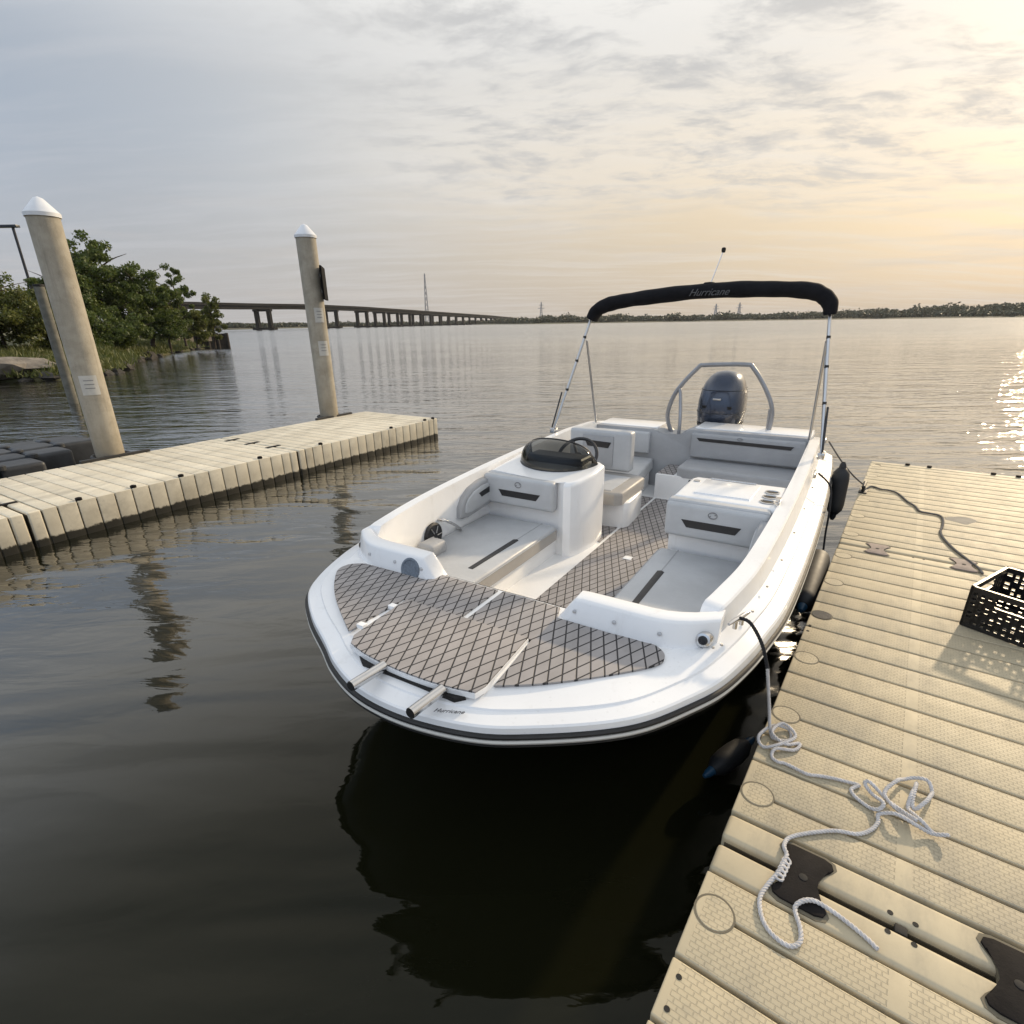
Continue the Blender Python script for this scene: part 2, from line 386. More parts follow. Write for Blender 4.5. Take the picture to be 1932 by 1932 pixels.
def mat_foam(name):
    """foam deck pad with routed diamonds; in boat space x = along the boat, y = across"""
    m = bpy.data.materials.new(name); m.use_nodes = True; t = NT(m.node_tree); b = t.nt.nodes['Principled BSDF']
    tc = t.n('ShaderNodeTexCoord'); sep = t.n('ShaderNodeSeparateXYZ'); t.l(tc.outputs['Object'], sep.inputs[0])
    a = t.m('DIVIDE', sep.outputs[1], .056); c = t.m('DIVIDE', sep.outputs[0], .128)
    def line(e):
        f = t.m('FRACT', t.m('ADD', e, 50.0)); return t.m('MINIMUM', f, t.m('SUBTRACT', 1.0, f))
    d = t.m('MINIMUM', line(t.m('ADD', a, c)), line(t.m('SUBTRACT', a, c)))
    ln = t.m('SUBTRACT', 1.0, t.ramp(d, .042, .072))
    n1 = t.noise(tc.outputs['Object'], 7, 5, .6); n2 = t.noise(tc.outputs['Object'], 300, 3, .6)
    col = t.mix(t.ramp(n1, .3, .7), (.37, .345, .335), (.30, .28, .27))
    col = t.mix(t.m('MULTIPLY', n2, .25), col, (.17, .155, .15))
    # a faint reddish scuff
    t.l(t.mix(ln, col, (.026, .024, .025)), b.inputs['Base Color'])
    b.inputs['Roughness'].default_value = .72
    bp = t.n('ShaderNodeBump'); bp.inputs['Distance'].default_value = .002
    t.l(t.m('SUBTRACT', t.m('MULTIPLY', n2, .15), ln), bp.inputs['Height']); t.l(bp.outputs[0], b.inputs['Normal'])
    return m
FOAM = mat_foam('diamond_foam_pad')

def glass_tint():
    m = bpy.data.materials.new('smoked_acrylic'); m.use_nodes = True; t = NT(m.node_tree); t.nt.nodes.clear()
    out = t.n('ShaderNodeOutputMaterial'); gl = t.n('ShaderNodeBsdfGlossy'); gl.inputs['Roughness'].default_value = .04
    tr = t.n('ShaderNodeBsdfTransparent'); tr.inputs[0].default_value = (.17, .18, .18, 1)
    fr = t.n('ShaderNodeFresnel'); fr.inputs[0].default_value = 1.45; mx = t.n('ShaderNodeMixShader')
    t.l(fr.outputs[0], mx.inputs[0]); t.l(tr.outputs[0], mx.inputs[1]); t.l(gl.outputs[0], mx.inputs[2]); t.l(mx.outputs[0], out.inputs[0])
    return m
SMOKE = glass_tint()

def leaf_material(name, c1, c2, trans=.42):
    m = bpy.data.materials.new(name); m.use_nodes = True; t = NT(m.node_tree); t.nt.nodes.clear()
    out = t.n('ShaderNodeOutputMaterial'); geo = t.n('ShaderNodeNewGeometry')
    n1 = t.noise(geo.outputs['Position'], .9, 4, .6); n2 = t.noise(geo.outputs['Position'], 5, 3, .6)
    rnd = geo.outputs['Random Per Island']
    c = t.mix(t.ramp(n1, .3, .7), c1, c2); c = t.mix(t.m('MULTIPLY', rnd, .6), c, tuple(x * .45 for x in c1))
    c = t.mix(t.m('MULTIPLY', t.ramp(n2, .6, .8), .4), c, (c2[0] * 1.5, c2[1] * 1.3, c2[2]))
    df = t.n('ShaderNodeBsdfPrincipled'); df.inputs['Roughness'].default_value = .55; t.l(c, df.inputs['Base Color'])
    tl = t.n('ShaderNodeBsdfTranslucent'); t.l(c, tl.inputs[0])
    mx = t.n('ShaderNodeMixShader'); mx.inputs[0].default_value = trans
    t.l(df.outputs[0], mx.inputs[1]); t.l(tl.outputs[0], mx.inputs[2]); t.l(mx.outputs[0], out.inputs[0])
    return m
LEAF = leaf_material('leaves_green', (.085, .125, .027), (.14, .18, .038))
LEAF2 = leaf_material('leaves_olive', (.11, .14, .03), (.185, .195, .05))
GRASSM = leaf_material('bank_grass_blades', (.10, .125, .03), (.17, .175, .05), .3)
FARLEAF = leaf_material('far_wood_foliage', (.045, .055, .025), (.065, .07, .03), .1)
BARK = material('bark', (.06, .045, .032), .9, var=.4, vscale=6, bump=.01, bscale=20)
SOIL = material('bank_soil_and_turf', (.085, .075, .035), .95, var=.5, vscale=.8, bump=.05, bscale=2, col2=(.06, .07, .022))
MARSH = material('far_marsh_land', (.075, .07, .035), .95, var=.4, vscale=.02)

def water_material():
    m = bpy.data.materials.new('river_water'); m.use_nodes = True; t = NT(m.node_tree); b = t.nt.nodes['Principled BSDF']
    geo = t.n('ShaderNodeNewGeometry'); pos = geo.outputs['Position']
    b.inputs['Base Color'].default_value = (.0075, .0078, .0035, 1)
    b.inputs['IOR'].default_value = 1.31; b.inputs['Specular Tint'].default_value = (1, .97, .85, 1)
    b.inputs['Coat IOR'].default_value = 1.48; b.inputs['Coat Roughness'].default_value = .07
    # long low swells across the view, wind ripples, patches of wind
    w0 = t.noise(t.mapping(pos, rot=(0, 0, R(-44)), scale=(.40, 1.5, 1)), 1.0, 2, .5, .3)
    w1 = t.noise(t.mapping(pos, rot=(0, 0, R(-34)), scale=(1.4, 4.2, 1)), 1.0, 3, .55, .5)
    w2 = t.noise(t.mapping(pos, rot=(0, 0, R(10)), scale=(5.5, 11, 1)), 1.0, 3, .6, .4)
    w3 = t.noise(t.mapping(pos, scale=(.55, .9, 1)), 1.0, 3, .55, .3)
    patch = t.noise(t.mapping(pos, scale=(.10, .22, 1)), 1.0, 3, .5)
    # sheltered close to the docks, wind-ruffled further out
    dist = t.vm('LENGTH', pos).outputs['Value']
    ruff = t.m('MULTIPLY', t.ramp(dist, 2.5, 13.0), t.m('ADD', .55, t.m('MULTIPLY', t.ramp(patch, .35, .65), .7)))
    calm = t.m('ADD', t.m('ADD', .16, t.m('MULTIPLY', t.ramp(dist, 2.2, 6.0), .35)), ruff)
    t.l(t.ramp(dist, 1.7, 4.2), b.inputs['Coat Weight'])
    h = t.m('ADD', t.m('MULTIPLY', w0, .065), t.m('MULTIPLY', t.m('MULTIPLY', w1, .022), calm))
    h = t.m('ADD', h, t.m('MULTIPLY', t.m('MULTIPLY', w2, .0045), calm))
    h = t.m('ADD', h, t.m('MULTIPLY', t.m('MULTIPLY', w3, .03), t.ramp(dist, 8, 40)))
    bp = t.n('ShaderNodeBump'); bp.inputs['Strength'].default_value = 1.0; bp.inputs['Distance'].default_value = 1.0
    t.l(h, bp.inputs['Height'])
    # chop finer than the far pixels: tilt the facets directly
    cn = t.n('ShaderNodeTexNoise'); t.l(t.mapping(pos, scale=(1, 1.6, 1)), cn.inputs['Vector']); cn.inputs['Scale'].default_value = 3.2; cn.inputs['Detail'].default_value = 3
    sx = t.n('ShaderNodeSeparateXYZ'); t.l(cn.outputs['Color'], sx.inputs[0])
    # the faces one sees of far chop lean towards the landing the waves run at
    to_dock = t.vm('NORMALIZE', t.vm('MULTIPLY', pos, (-1, -1, 0)).outputs[0]).outputs[0]
    k1 = t.m('ADD', .035, t.m('MULTIPLY', t.m('ABSOLUTE', t.m('SUBTRACT', sx.outputs[0], .5)), 1.0))
    lean = t.n('ShaderNodeVectorMath', operation='SCALE'); t.l(to_dock, lean.inputs[0]); t.l(k1, lean.inputs['Scale'])
    sc = t.n('ShaderNodeVectorMath', operation='SCALE'); t.l(lean.outputs[0], sc.inputs[0]); t.l(t.ramp(dist, 18, 110), sc.inputs['Scale'])
    nn = t.vm('NORMALIZE', t.vm('ADD', bp.outputs[0], sc.outputs[0]).outputs[0]).outputs[0]
    t.l(nn, b.inputs['Normal']); t.l(nn, b.inputs['Coat Normal'])
    # ripples too fine to resolve far away widen the reflection
    t.l(t.m('ADD', .03, t.m('MULTIPLY', t.ramp(dist, 8, 120), .17)), b.inputs['Roughness'])
    return m
WATER = water_material()

# ------------------------------------------------------------------ setting: water, land
WZ = -.06      # water level; the deck of the docks is at .33
def ground_sheet():
    xs = [-1290, -400, -60, 60, 400, 1290]; ys = [-390, -60, 60, 400, 1000, 1690]
    V = [(x, y, WZ) for y in ys for x in xs]; n = len(xs)
    F = [(j * n + i, j * n + i + 1, (j + 1) * n + i + 1, (j + 1) * n + i) for j in range(len(ys) - 1) for i in range(n - 1)]
    tag(mesh_obj('water', V, F, WATER), kind='structure')
ground_sheet()

# ------------------------------------------------------------------ docks
DZ = .33
GRO = [0.0, .127, .254, .423, .593, .762, .931, 1.101, 1.27, 1.439, 1.609, 1.778, 1.947, 2.117, 2.286, 2.455, 2.625, 2.794, 2.921, 3.048]
def plank_mesh(w, W, mat, e0=0, e1=0):
    bm = bmesh.new(); bm_box(bm, (.0065 + e0, -W, -.16), (w - .0065 - e1, 0, DZ))
    ed = [e for e in bm.edges if all(v.co.z > .3 for v in e.verts) or (abs(e.verts[0].co.x - e.verts[1].co.x) < 1e-5 and abs(e.verts[0].co.y - e.verts[1].co.y) < 1e-5)]
    bmesh.ops.bevel(bm, geom=ed, offset=.0055 + (.010 if e0 + e1 else 0), segments=3, profile=.6, affect='EDGES')
    bmesh.ops.recalc_face_normals(bm, faces=bm.faces)
    me = bpy.data.meshes.new('deck_plank'); bm.to_mesh(me); bm.free(); me.materials.append(mat); me.shade_smooth(); me.set_sharp_from_angle(angle=R(40))
    return me
def ring_mesh(mat, r0, r1, z0, z1):
    bm = bmesh.new(); bm_lathe(bm, [(r0, z0), (r1 - .003, z1 - .0), (r1, z0)], seg=24)
    me = bpy.data.meshes.new('ring'); bm.to_mesh(me); bm.free(); me.materials.append(mat); return me
def dock(name, label, origin, heading, W, s0, s1, mat, caps, group, near_caps=True):
    o = empty(name, (origin[0], origin[1], 0), heading)
    tag(o, label, 'dock section', group)
    base = box('float_body', (s0 + .012, -W + .012, -.15), (s1 - .012, -.012, DZ - .024), DKBROWN, o, bev=0)
    cache = {}
    for a, b_ in zip(GRO, GRO[1:]):
        a_, bb = s0 + a, s0 + b_
        if bb > s1 + .01: break
        w = round(b_ - a, 3)
        e0 = .009 if a == 0 else 0; e1 = .009 if b_ > 3.04 else 0; key = (w, e0, e1)
        if key not in cache: cache[key] = plank_mesh(w, W, mat, e0, e1)
        p = bpy.data.objects.new('deck_plank', cache[key]); p.location = (a_, 0, 0); link(p, o)
    return o
# right-hand dock
DO = (0.66381, 1.28312); DH = R(54.0)
DOCKR = dock_material('beige_dock_plastic', DO, DH, (.82, .76, .64))
ds = Vector((math.cos(DH), math.sin(DH), 0)); dtv = Vector((math.sin(DH), -math.cos(DH), 0))
def DW(s, t, z=DZ): return Vector((DO[0], DO[1], 0)) + ds * s + dtv * t + Vector((0, 0, z))
WR = 2.03
dk0 = dock('dock_section', 'beige plastic dock section in the near foreground, bottom right corner', DO, DH, WR, -3.048, 0, DOCKR, None, 'right-hand dock sections')
dk1 = dock('dock_section', 'long beige plastic dock section carrying the black crate', DO, DH, WR, 0, 3.048, DOCKR, None, 'right-hand dock sections')
dk2 = dock('dock_section', 'far end section of the beige dock beside the boat stern', DO, DH, WR, 3.048, 6.096, DOCKR, None, 'right-hand dock sections')
RIM = material('pocket_rim_shadow_gap', (.15, .13, .09), .8, var=.2)
cap_prof = [(.0, DZ - .03), (.0505, DZ - .03), (.0505, DZ + .0005), (.0490, DZ + .0016), (0, DZ + .0016)]
def local_ring(parent, x, y, hole=False):
    bm = bmesh.new(); bm_lathe(bm, [(.050, DZ + .0004), (.0565, DZ + .0009), (.0565, DZ - .01), (.050, DZ - .01)], (x, y, 0), 26)
    rim = bm_obj('pocket_rim', bm, RIM, parent, True, 40)
    lathe('pocket_cap', cap_prof if not hole else [(0, DZ - .02), (.049, DZ - .02), (.049, DZ + .0026), (0, DZ + .0026)], DOCKR if not hole else CAPB, parent, (x, y, 0), 26, None, 8)
for k in range(-2, 12):
    s = .254 + .508 * k
    par = dk0 if s < 0 else (dk1 if s < 3.048 else dk2)
    if s > 6: break
    local_ring(par, s, -.056, hole=(k == 3))
# dog-bone rubber couplers across the seams
def dogbone(sc=1.0):
    h = []
    for sx in (1, -1):
        pts = [(.036, .012), (.046, .038), (.064, .062), (.072, .078), (.066, .096), (.045, .104)]
        L = [(y_ * 1.0, x_) for x_, y_ in pts]
        if sx == 1: h += [(s, t) for s, t in L] + [(s, -t) for s, t in L[::-1]]
        else: h += [(-s, -t) for s, t in L] + [(-s, t) for s, t in L[::-1]]
    return h
def coupler(s, t, mat, label, parent=None):
    e = empty('dock_coupler', (DO[0], DO[1], 0), DH)
    tag(e, label, 'dock coupler', 'dog-bone dock couplers')
    pl = [(s + a, -(t + b)) for a, b in dogbone()]
    sh = [(s + a * 1.1, -(t + b * 1.12)) for a, b in dogbone()]
    prism('coupler_well', sh, DZ - .02, DZ + .0016, RIM, e)
    prism('coupler_body', pl, DZ - .02, DZ + .0075, mat, e, bev=.004)
    lathe('coupler_bolt', [(.0, DZ), (.012, DZ), (.012, DZ + .009), (.008, DZ + .0098), (0, DZ + .0098)], DARK, e, (s, -t, 0), 14)
coupler(.0, .243, COUP, 'dark rubber dog-bone coupler with the white rope looped round it')
coupler(.0, .735, COUP, 'dark rubber dog-bone coupler cut by the right edge of the photo')
coupler(3.048, .245, COUPG, 'pale dusty coupler in the far seam near the boat side')
coupler(3.048, .74, COUPG, 'rust-tinged coupler in the far seam, behind the black crate')
def small_holes(par, pts, r=.0075):
    for s, t in pts: lathe('bolt_hole', [(0, DZ - .01), (r, DZ - .01), (r, DZ + .0012), (0, DZ + .0012)], DARK, par, (s, -t, 0), 12)
small_holes(dk1, [(.033, .462), (.034, .521)]); small_holes(dk0, [(-.031, .459), (-.031, .519), (-.47, .030), (-.555, .030)])
box('seam_pin', (-.014, -.505, DZ - .06), (.014, -.475, DZ - .004), DARK, dk1, bev=.004)
small_holes(dk1, [(3.02, .46), (3.02, .52), (1.62, .02), (1.55, .02)])
for s in (5.35, 5.9): lathe('bolt_hole', [(0, DZ - .01), (.03, DZ - .01), (.03, DZ + .0012), (0, DZ + .0012)], COUP, dk2, (s, -.075, 0), 14)
for t in (.35, .55, 1.1, 1.3): lathe('edge_pin', [(0, DZ - .01), (.022, DZ - .01), (.022, DZ + .02), (0, DZ + .022)], COUP, dk2, (6.05, -t, 0), 12)

WET = material('wet_plastic', (.20, .18, .14), .12, var=.2, vscale=20)
prism('wet_patch', [(4.14 + .10 * math.cos(a) * (1 + .2 * math.sin(3 * a)), -(.76 + .10 * math.sin(a) * (1 + .25 * math.sin(2 * a)))) for a in [2 * math.pi * k / 20 for k in range(20)]], DZ - .002, DZ + .0009, WET, dk2)
# left-hand dock
LH = R(57.6); le = Vector((math.cos(LH), math.sin(LH), 0)); ln_ = Vector((math.sin(LH), -math.cos(LH), 0))
WL = 1.85
LO2 = ln_ * (-6.477 - WL); LO = (LO2.x, LO2.y)
DOCKL = dock_material('beige_dock_plastic_left', LO, LH, (1.16, 1.16, 1.16))
lsec = [dock('dock_section', lb, LO, LH, WL, a, a + 3.048, DOCKL, None, 'left-hand dock sections') for a, lb in
        [(-1.42, 'near beige section of the left dock, cut by the left photo edge'),
         (1.628, 'middle beige section of the left dock below the taller-looking piling'),
         (4.676, 'far end section of the left dock with the second piling')]]
def pin(par, a):
    lathe('coupler_pin', [(.0, DZ - .03), (.02, DZ - .03), (.03, DZ + .004), (.03, DZ + .024), (.018, DZ + .03), (0, DZ + .03)], COUP, par, (a, -WL + .03, 0), 12)
for a in (.35, .56, 2.08, 2.59, 3.1, 4.12, 5.1, 6.55, 7.4, 7.62):
    par = lsec[0] if a < 1.628 else (lsec[1] if a < 4.676 else lsec[2]); pin(par, a)
for q_ in lsec: q_.location.z = -.035
for sm, par in ((1.628, lsec[0]), (4.676, lsec[1])):
    for t in (.32, .82, 1.32):
        box('seam_coupler', (sm - .11, -t - .035, DZ - .01), (sm + .11, -t + .035, DZ + .006), COUP, par, bev=.004)

# pilings
def piling(name, label, x, y, top, r, placards, sign=None):
    e = empty(name, (x, y, 0)); tag(e, label, 'piling', 'concrete mooring pilings')
    lathe('shaft', [(r, -1.5), (r, .5), (r * 1.0, top)], PILE, e, seg=36)
    lathe('cap', [(r * .8, top - .002), (r * 1.09, top - .01), (r * 1.11, top + .03), (r * 1.03, top + .045), (r * .3, top + .185), (0.0, top + .205)], PIPEW, e, seg=36)
    for z0, z1, ang, w in placards:
        # curved placards strapped to the shaft
        rings = []
        for z in (z0, z1):
            rings.append([((r + .006) * math.cos(ang + k * w / 8 / r), (r + .006) * math.sin(ang + k * w / 8 / r), z) for k in range(-4, 5)])
        pl = loft('placard', rings, SIGNW, e)
        for zz, n in ((.75, 3), (.55, 4), (.35, 4)):
            z = z0 + (z1 - z0) * zz
            loft('placard_print', [[((r + .0085) * math.cos(ang + k * w / 11 / r), (r + .0085) * math.sin(ang + k * w / 11 / r), z + q) for k in range(-3, 4)] for q in (-.005, .005)], INKG, pl)
    if sign:
        z0, z1 = sign
        dx, dy = .79, .61
        M = Matrix.Translation((r * .55, -.01, 0)) @ Matrix.Rotation(R(12), 4, 'Z')
        bm = bmesh.new(); bm_box(bm, (.10, -.30, z0), (.135, .30, z1), M); bevel(bm, .004, 1); bm_obj('black_sign_board', bm, SIGNB, e)
        bm = bmesh.new(); bm_box(bm, (-.02, -.02, z0 + .12), (.11, .02, z0 + .16), M); bm_box(bm, (-.02, -.02, z1 - .16), (.11, .02, z1 - .12), M); bm_obj('sign_bracket', bm, ALU, e)
    return e
a1 = R(-58)
p1 = piling('mooring_piling', 'concrete piling with white cone cap at left, one white placard', -5.44, 7.26, 3.15, .165, [(1.12, 1.36, a1, .19)])
p2 = piling('mooring_piling', 'farther concrete piling with white cone cap and black side sign', -3.43, 10.38, 3.31, .165, [(1.96, 2.20, R(-52), .16), (1.40, 1.65, R(-52), .17)], (2.33, 2.86))
def pile_bracket(par, a, PB_):
    bm = bmesh.new(); bm_box(bm, (a - .42, -.03, DZ - .01), (a + .42, .03, DZ + .035)); bevel(bm, .006, 1)
    bm_obj('pile_bracket', bm, RUB, par)
    bm = bmesh.new()
    pts = [(a + math.cos(q) * .21, PB_[1] + math.sin(q) * .21, DZ + .012) for q in [R(x) for x in range(-20, 205, 12)]]
    bm_tube(bm, pts, .02, 6); bm_obj('pile_hoop', bm, RUB, par)
for par, (x, y) in ((lsec[1], (-5.44, 7.26)), (lsec[2], (-3.43, 10.38))):
    q_ = Vector((x, y, 0)); pile_bracket(par, q_.dot(le), (0, -(q_.dot(ln_) - (-6.477 - WL))))
# a third, dark piling far behind the left one
e = empty('mooring_piling', (-12.55, 15.9, 0)); tag(e, 'dark grey piling standing behind the leftmost concrete piling', 'piling', 'concrete mooring pilings')
lathe('shaft', [(.12, -1.5), (.12, 3.0)], material('dark_pile_coating', (.15, .145, .12), .8, var=.3), e, seg=28)
lathe('cap', [(.125, 2.99), (.13, 3.02), (.12, 3.05), (0, 3.06)], DARK, e, seg=28)

# black floating cube dock at far left
fl = empty('floating_cube_dock', (-6.0, 7.3, 0), R(57.6)); tag(fl, 'dark grey floating cube dock behind the left dock', 'floating dock')
for i in range(5):
    for j in range(4):
        if (i, j) in ((4, 0), (4, 1), (3, 0)): continue
        x0 = -1.75 + i * .5; y0 = .12 + j * .5
        bm = bmesh.new(); bm_box(bm, (x0, y0, -.2), (x0 + .485, y0 + .485, .27 + .012 * ((i * 3 + j) % 3))); bevel(bm, .055, 3)
        bm_obj('float_cube', bm, BLKDOCK, fl, True, 50)
        lathe('cube_lug', [(0, .25), (.07, .25), (.07, .30), (.05, .315), (0, .315)], BLKDOCK, fl, (x0, y0, 0), 10)

# ------------------------------------------------------------------ deck boat (u aft from the bow, v to the photo's right, z up)
BH = R(58.0)
boat = empty('deck_boat', (-.095, 2.284, 0), BH)
tag(boat, 'white open-bow deck boat with grey seats and a raised black canvas boot', 'boat')
def bp(u, v, z): return (u, -v, z)
RR = [(-.79, .04), (-.775, .22), (-.72, .42), (-.63, .58), (-.50, .76), (-.38, .88), (-.22, .98), (-.06, 1.06), (.15, 1.12), (.33, 1.155), (.6, 1.195), (1.0, 1.22), (1.6, 1.24), (2.4, 1.25), (3.4, 1.245), (4.05, 1.22)]
LL = [(-.77, -.13), (-.71, -.30), (-.63, -.45), (-.51, -.68), (-.36, -.89), (-.2, -1.0), (0, -1.08), (.2, -1.13), (.6, -1.19), (1.0, -1.22), (1.6, -1.24), (2.4, -1.25), (3.4, -1.245), (4.05, -1.22)]
ctrl = [Vector((u, v, 0)) for u, v in LL[::-1] + RR]
out2 = catmull(ctrl, 7)
OUTL = [(p.x, p.y) for p in out2]; NO = len(OUTL)
def o_normal(i):
    a = Vector(OUTL[max(i - 1, 0)]); b = Vector(OUTL[min(i + 1, NO - 1)]); t = (b - a).normalized()
    n = Vector((t.y, -t.x))
    c = Vector((1.6, 0)) - Vector(OUTL[i])
    return n if n.dot(c) > 0 else -n
NRM = [o_normal(i) for i in range(NO)]
def sstep(a, b, x):
    t = min(1, max(0, (x - a) / (b - a))); return t * t * (3 - 2 * t)
def zc(u): return float(np.interp(u, [-1, .05, .5, 1.0, 1.5, 2.2, 3.0, 3.6, 4.05], [.80, .815, .835, .855, .875, .895, .915, .90, .84]))
def cap_profile(u):
    b = sstep(-.35, .45, u); b2 = sstep(.06, .17, u); z = zc(u)
    P = [(0, .625), (.003, .646), (.010, .652), (.066, .664), (.070, .671), (.13, .680), (.17, .689), (.198, .6945), (.21, .6945), (.22, .690)]
    S = [(0, .625), (.003, .664), (.010, .674), (.060, .697), (.064, .706), (.118, .738), (.136, z - .010), (.144, z - .002), (.218, z + .002), (.232, .30 if u > .3 else .60)]
    return [(p[0] + (s[0] - p[0]) * (b if k < 6 else b2), p[1] + (s[1] - p[1]) * (b if k < 6 else b2)) for k, (p, s) in enumerate(zip(P, S))]
rings = []
for i, (u, v) in enumerate(OUTL):
    n = NRM[i]; rings.append([bp(u + n.x * d, v + n.y * d, z) for d, z in cap_profile(u)])
loft('gunwale_cap', rings, GEL, boat, auto=24)
def offs(i, d): return (OUTL[i][0] + NRM[i].x * d, OUTL[i][1] + NRM[i].y * d)
# hull shell, black below the rub rail
HULL = material('black_hull_gelcoat', (.010, .010, .012), .22, var=.2, coat=.4)
lev = [(.615, 1, 1), (.56, .992, .985), (.40, .955, .955), (.2, .90, .92), (.05, .855, .89), (-.12, .80, .84), (-.30, .70, .62)]
loft('hull', [[bp(4.05 - (4.05 - u) * su, v * sv, z) for u, v in OUTL] for z, su, sv in lev], HULL, boat, auto=60)
mesh_obj('transom', [bp(4.05, v, z) for v, z in ((-1.215, .66), (1.215, .66), (1.19, .45), (1.1, 0), (.75, -.3), (-.75, -.3), (-1.1, 0), (-1.19, .45))], [range(8)], HULL, boat)
def sweep(name, prof, mat, parent=boat):
    return loft(name, [[bp(OUTL[i][0] - NRM[i].x * d, OUTL[i][1] - NRM[i].y * d, z) for d, z in prof] for i in range(NO)], mat, parent, auto=40)
rr = sweep('rub_rail', [(-.002, .6245), (.010, .6235), (.014, .619), (.014, .612), (.008, .609), (-.004, .6085)], RUB)
TRIM = material('cream_rail_insert', (.62, .60, .55), .4, var=.08)
sweep('rail_insert', [(-.004, .608), (.012, .606), (.0155, .599), (.012, .591), (-.006, .589)], TRIM, rr)
sweep('lower_rail_lip', [(-.006, .5885), (.009, .587), (.009, .578), (-.008, .575)], RUB, rr)

# bow deck
idx = [i for i in range(NO) if OUTL[i][0] < .05]
poly = [offs(i, .205) for i in idx]
poly = poly + [(.075, .99), (.075, -.97)]
prism('bow_deck', [(u, -v) for u, v in poly], .655, .6935, GELM, boat)
prism('aisle_step', [(u, -v) for u, v in ((.03, -.42), (.03, .42), (.073, .42), (.073, -.42))], .27, .67, GELM, boat)
# moulded channel and crease just inside the rail

# diamond foam pads
def pad(name, pts, z, th, parent=boat, bev=.003, label=None, m=None):
    o = prism(name, [(u, -v) for u, v in pts], z - th, z, m or FOAM, parent, bev=bev)
    if label: o['label'] = label
    return o
def curve2(pts, k=5): return [(p.x, p.y) for p in catmull([Vector((a, b, 0)) for a, b in pts], k)]
HB = -.235     # hatch back edge
leftpad = curve2([(-.035, -.80), (-.08, -.872), (-.16, -.880), (-.27, -.785), (-.365, -.675), (-.46, -.535), (-.565, -.362)]) + [(-.285, -.345), (HB, -.352), (HB, -.012), (.062, -.012), (.062, -.36), (-.030, -.385), (-.032, -.60)]
pad('bow_pad', leftpad, .7005, .008)
rightpad = [(HB, .016), (.062, .016), (.062, .325), (-.030, .355), (-.030, .60)] + curve2([(-.022, .72), (-.018, .775), (-.045, .825), (-.085, .848), (-.145, .838), (-.25, .752), (-.37, .632), (-.48, .502), (-.565, .377)]) + [(HB, .349)]
pad('bow_pad', rightpad, .7005, .008)
# ladder hatch
prism('hatch_gap', [(u, -v) for u, v in ((HB - .014, -.335), (HB - .014, .345), (HB + .001, .345), (HB + .001, -.335))], .69, .6975, DARK, boat)
hp = [(HB - .012, -.318), (HB - .012, .338), (-.60, .366)] + curve2([(-.648, .355), (-.672, .24), (-.684, .11), (-.684, -.03), (-.672, -.16), (-.648, -.262)]) + [(-.60, -.296)]
hl = prism('ladder_hatch', [(u, -v) for u, v in hp], .688, .709, GEL, boat, bev=.004)
pad('hatch_pad', [(u + (.004 if u < -.4 else -.003), v * .994) for u, v in hp], .7155, .006, hl)
for u in (-.33, -.52): box('hatch_hinge', (u - .014, .309, .7005), (u + .014, .346, .7185), GEL, hl, bev=.0015)
# boarding ladder tubes run out from a recess under the hatch lip
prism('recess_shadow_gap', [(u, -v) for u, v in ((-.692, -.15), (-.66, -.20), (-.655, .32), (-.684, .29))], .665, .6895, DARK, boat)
for v in (-.055, .225):
    t = tube('ladder_tube', [bp(-.68, v + .012, .704), bp(-.835, v, .706)], .020, SS, boat, 20)
    lathe('tube_mouth', [(0, 0), (.0165, 0), (.0165, .002), (0, .002)], DARK, t, bp(-.836, v, .706), 18, Matrix.Rotation(R(-90), 4, 'Y').to_3x3())
text_mesh('lettering', 'Hurricane', .026, INKD, boat, Matrix.Translation(bp(-.728, .30, .6705)) @ Matrix.Rotation(R(-66), 4, 'Z') @ Matrix.Rotation(R(0), 4, 'X'), shear=.5)

# coamings either side of the bow walk-through
def coaming(sg):
    rings = []
    cs = [(.0, .60), (.0, .69), (.010, .725), (.027, .788), (.033, .797), (.043, .801), (.105, .806), (.116, .802), (.124, .790), (.19, .60), (.20, .45)]
    for v in [.345, .352, .37, .395, .425, .46, .56, .66, .74, .80, .85, .90, .94, .97, 1.0]:
        k = sstep(.335, .435, v); du = max(0, v - .74) ** 2 * 1.9 - .022
        rings.append([bp(u * (1 if u > .1 else 1) + du - .005, sg * v, .60 + (z - .60) * (.44 + .56 * k) if z > .69 else z) for u, z in cs])
    o = loft('bow_coaming', rings, GEL, boat, auto=38, cap=True)
    for v in (.43, .61, .80):
        lathe('snap', [(0, 0), (.009, 0), (.008, .004), (0, .005)], ALU, o, bp(-.012 + max(0, v - .74) ** 2 * 1.9, sg * v, .745), 12, Matrix.Rotation(R(-72), 4, 'Y').to_3x3())
    return o
cr = coaming(1); cl = coaming(-1)
M = Matrix.Rotation(R(-72), 4, 'Y').to_3x3()
lathe('speaker_grille', [(0, .004), (.045, .004), (.050, .009), (.060, .007), (.062, 0)], SPKG, cl, bp(-.0145, -.50, .728), 28, M)

# floor and mats
prism('floor_liner', [(u, -v) for u, v in ((.14, -.62), (.45, -.90), (1.0, -1.0), (3.6, -1.03), (3.6, 1.03), (1.0, 1.0), (.45, .90), (.14, .62))], .22, .28, GELM, boat)
fm = pad('floor_mat', [(.16, -.185), (3.14, -.185), (3.14, .39), (.16, .39)], .287, .007)
pad('floor_mat', [(1.99, -.96), (3.14, -.96), (3.14, -.212), (1.82, -.212)], .287, .007)
box('drain_cover', (1.60, -.12, .287), (1.66, -.06, .291), GEL, fm, bev=.002)

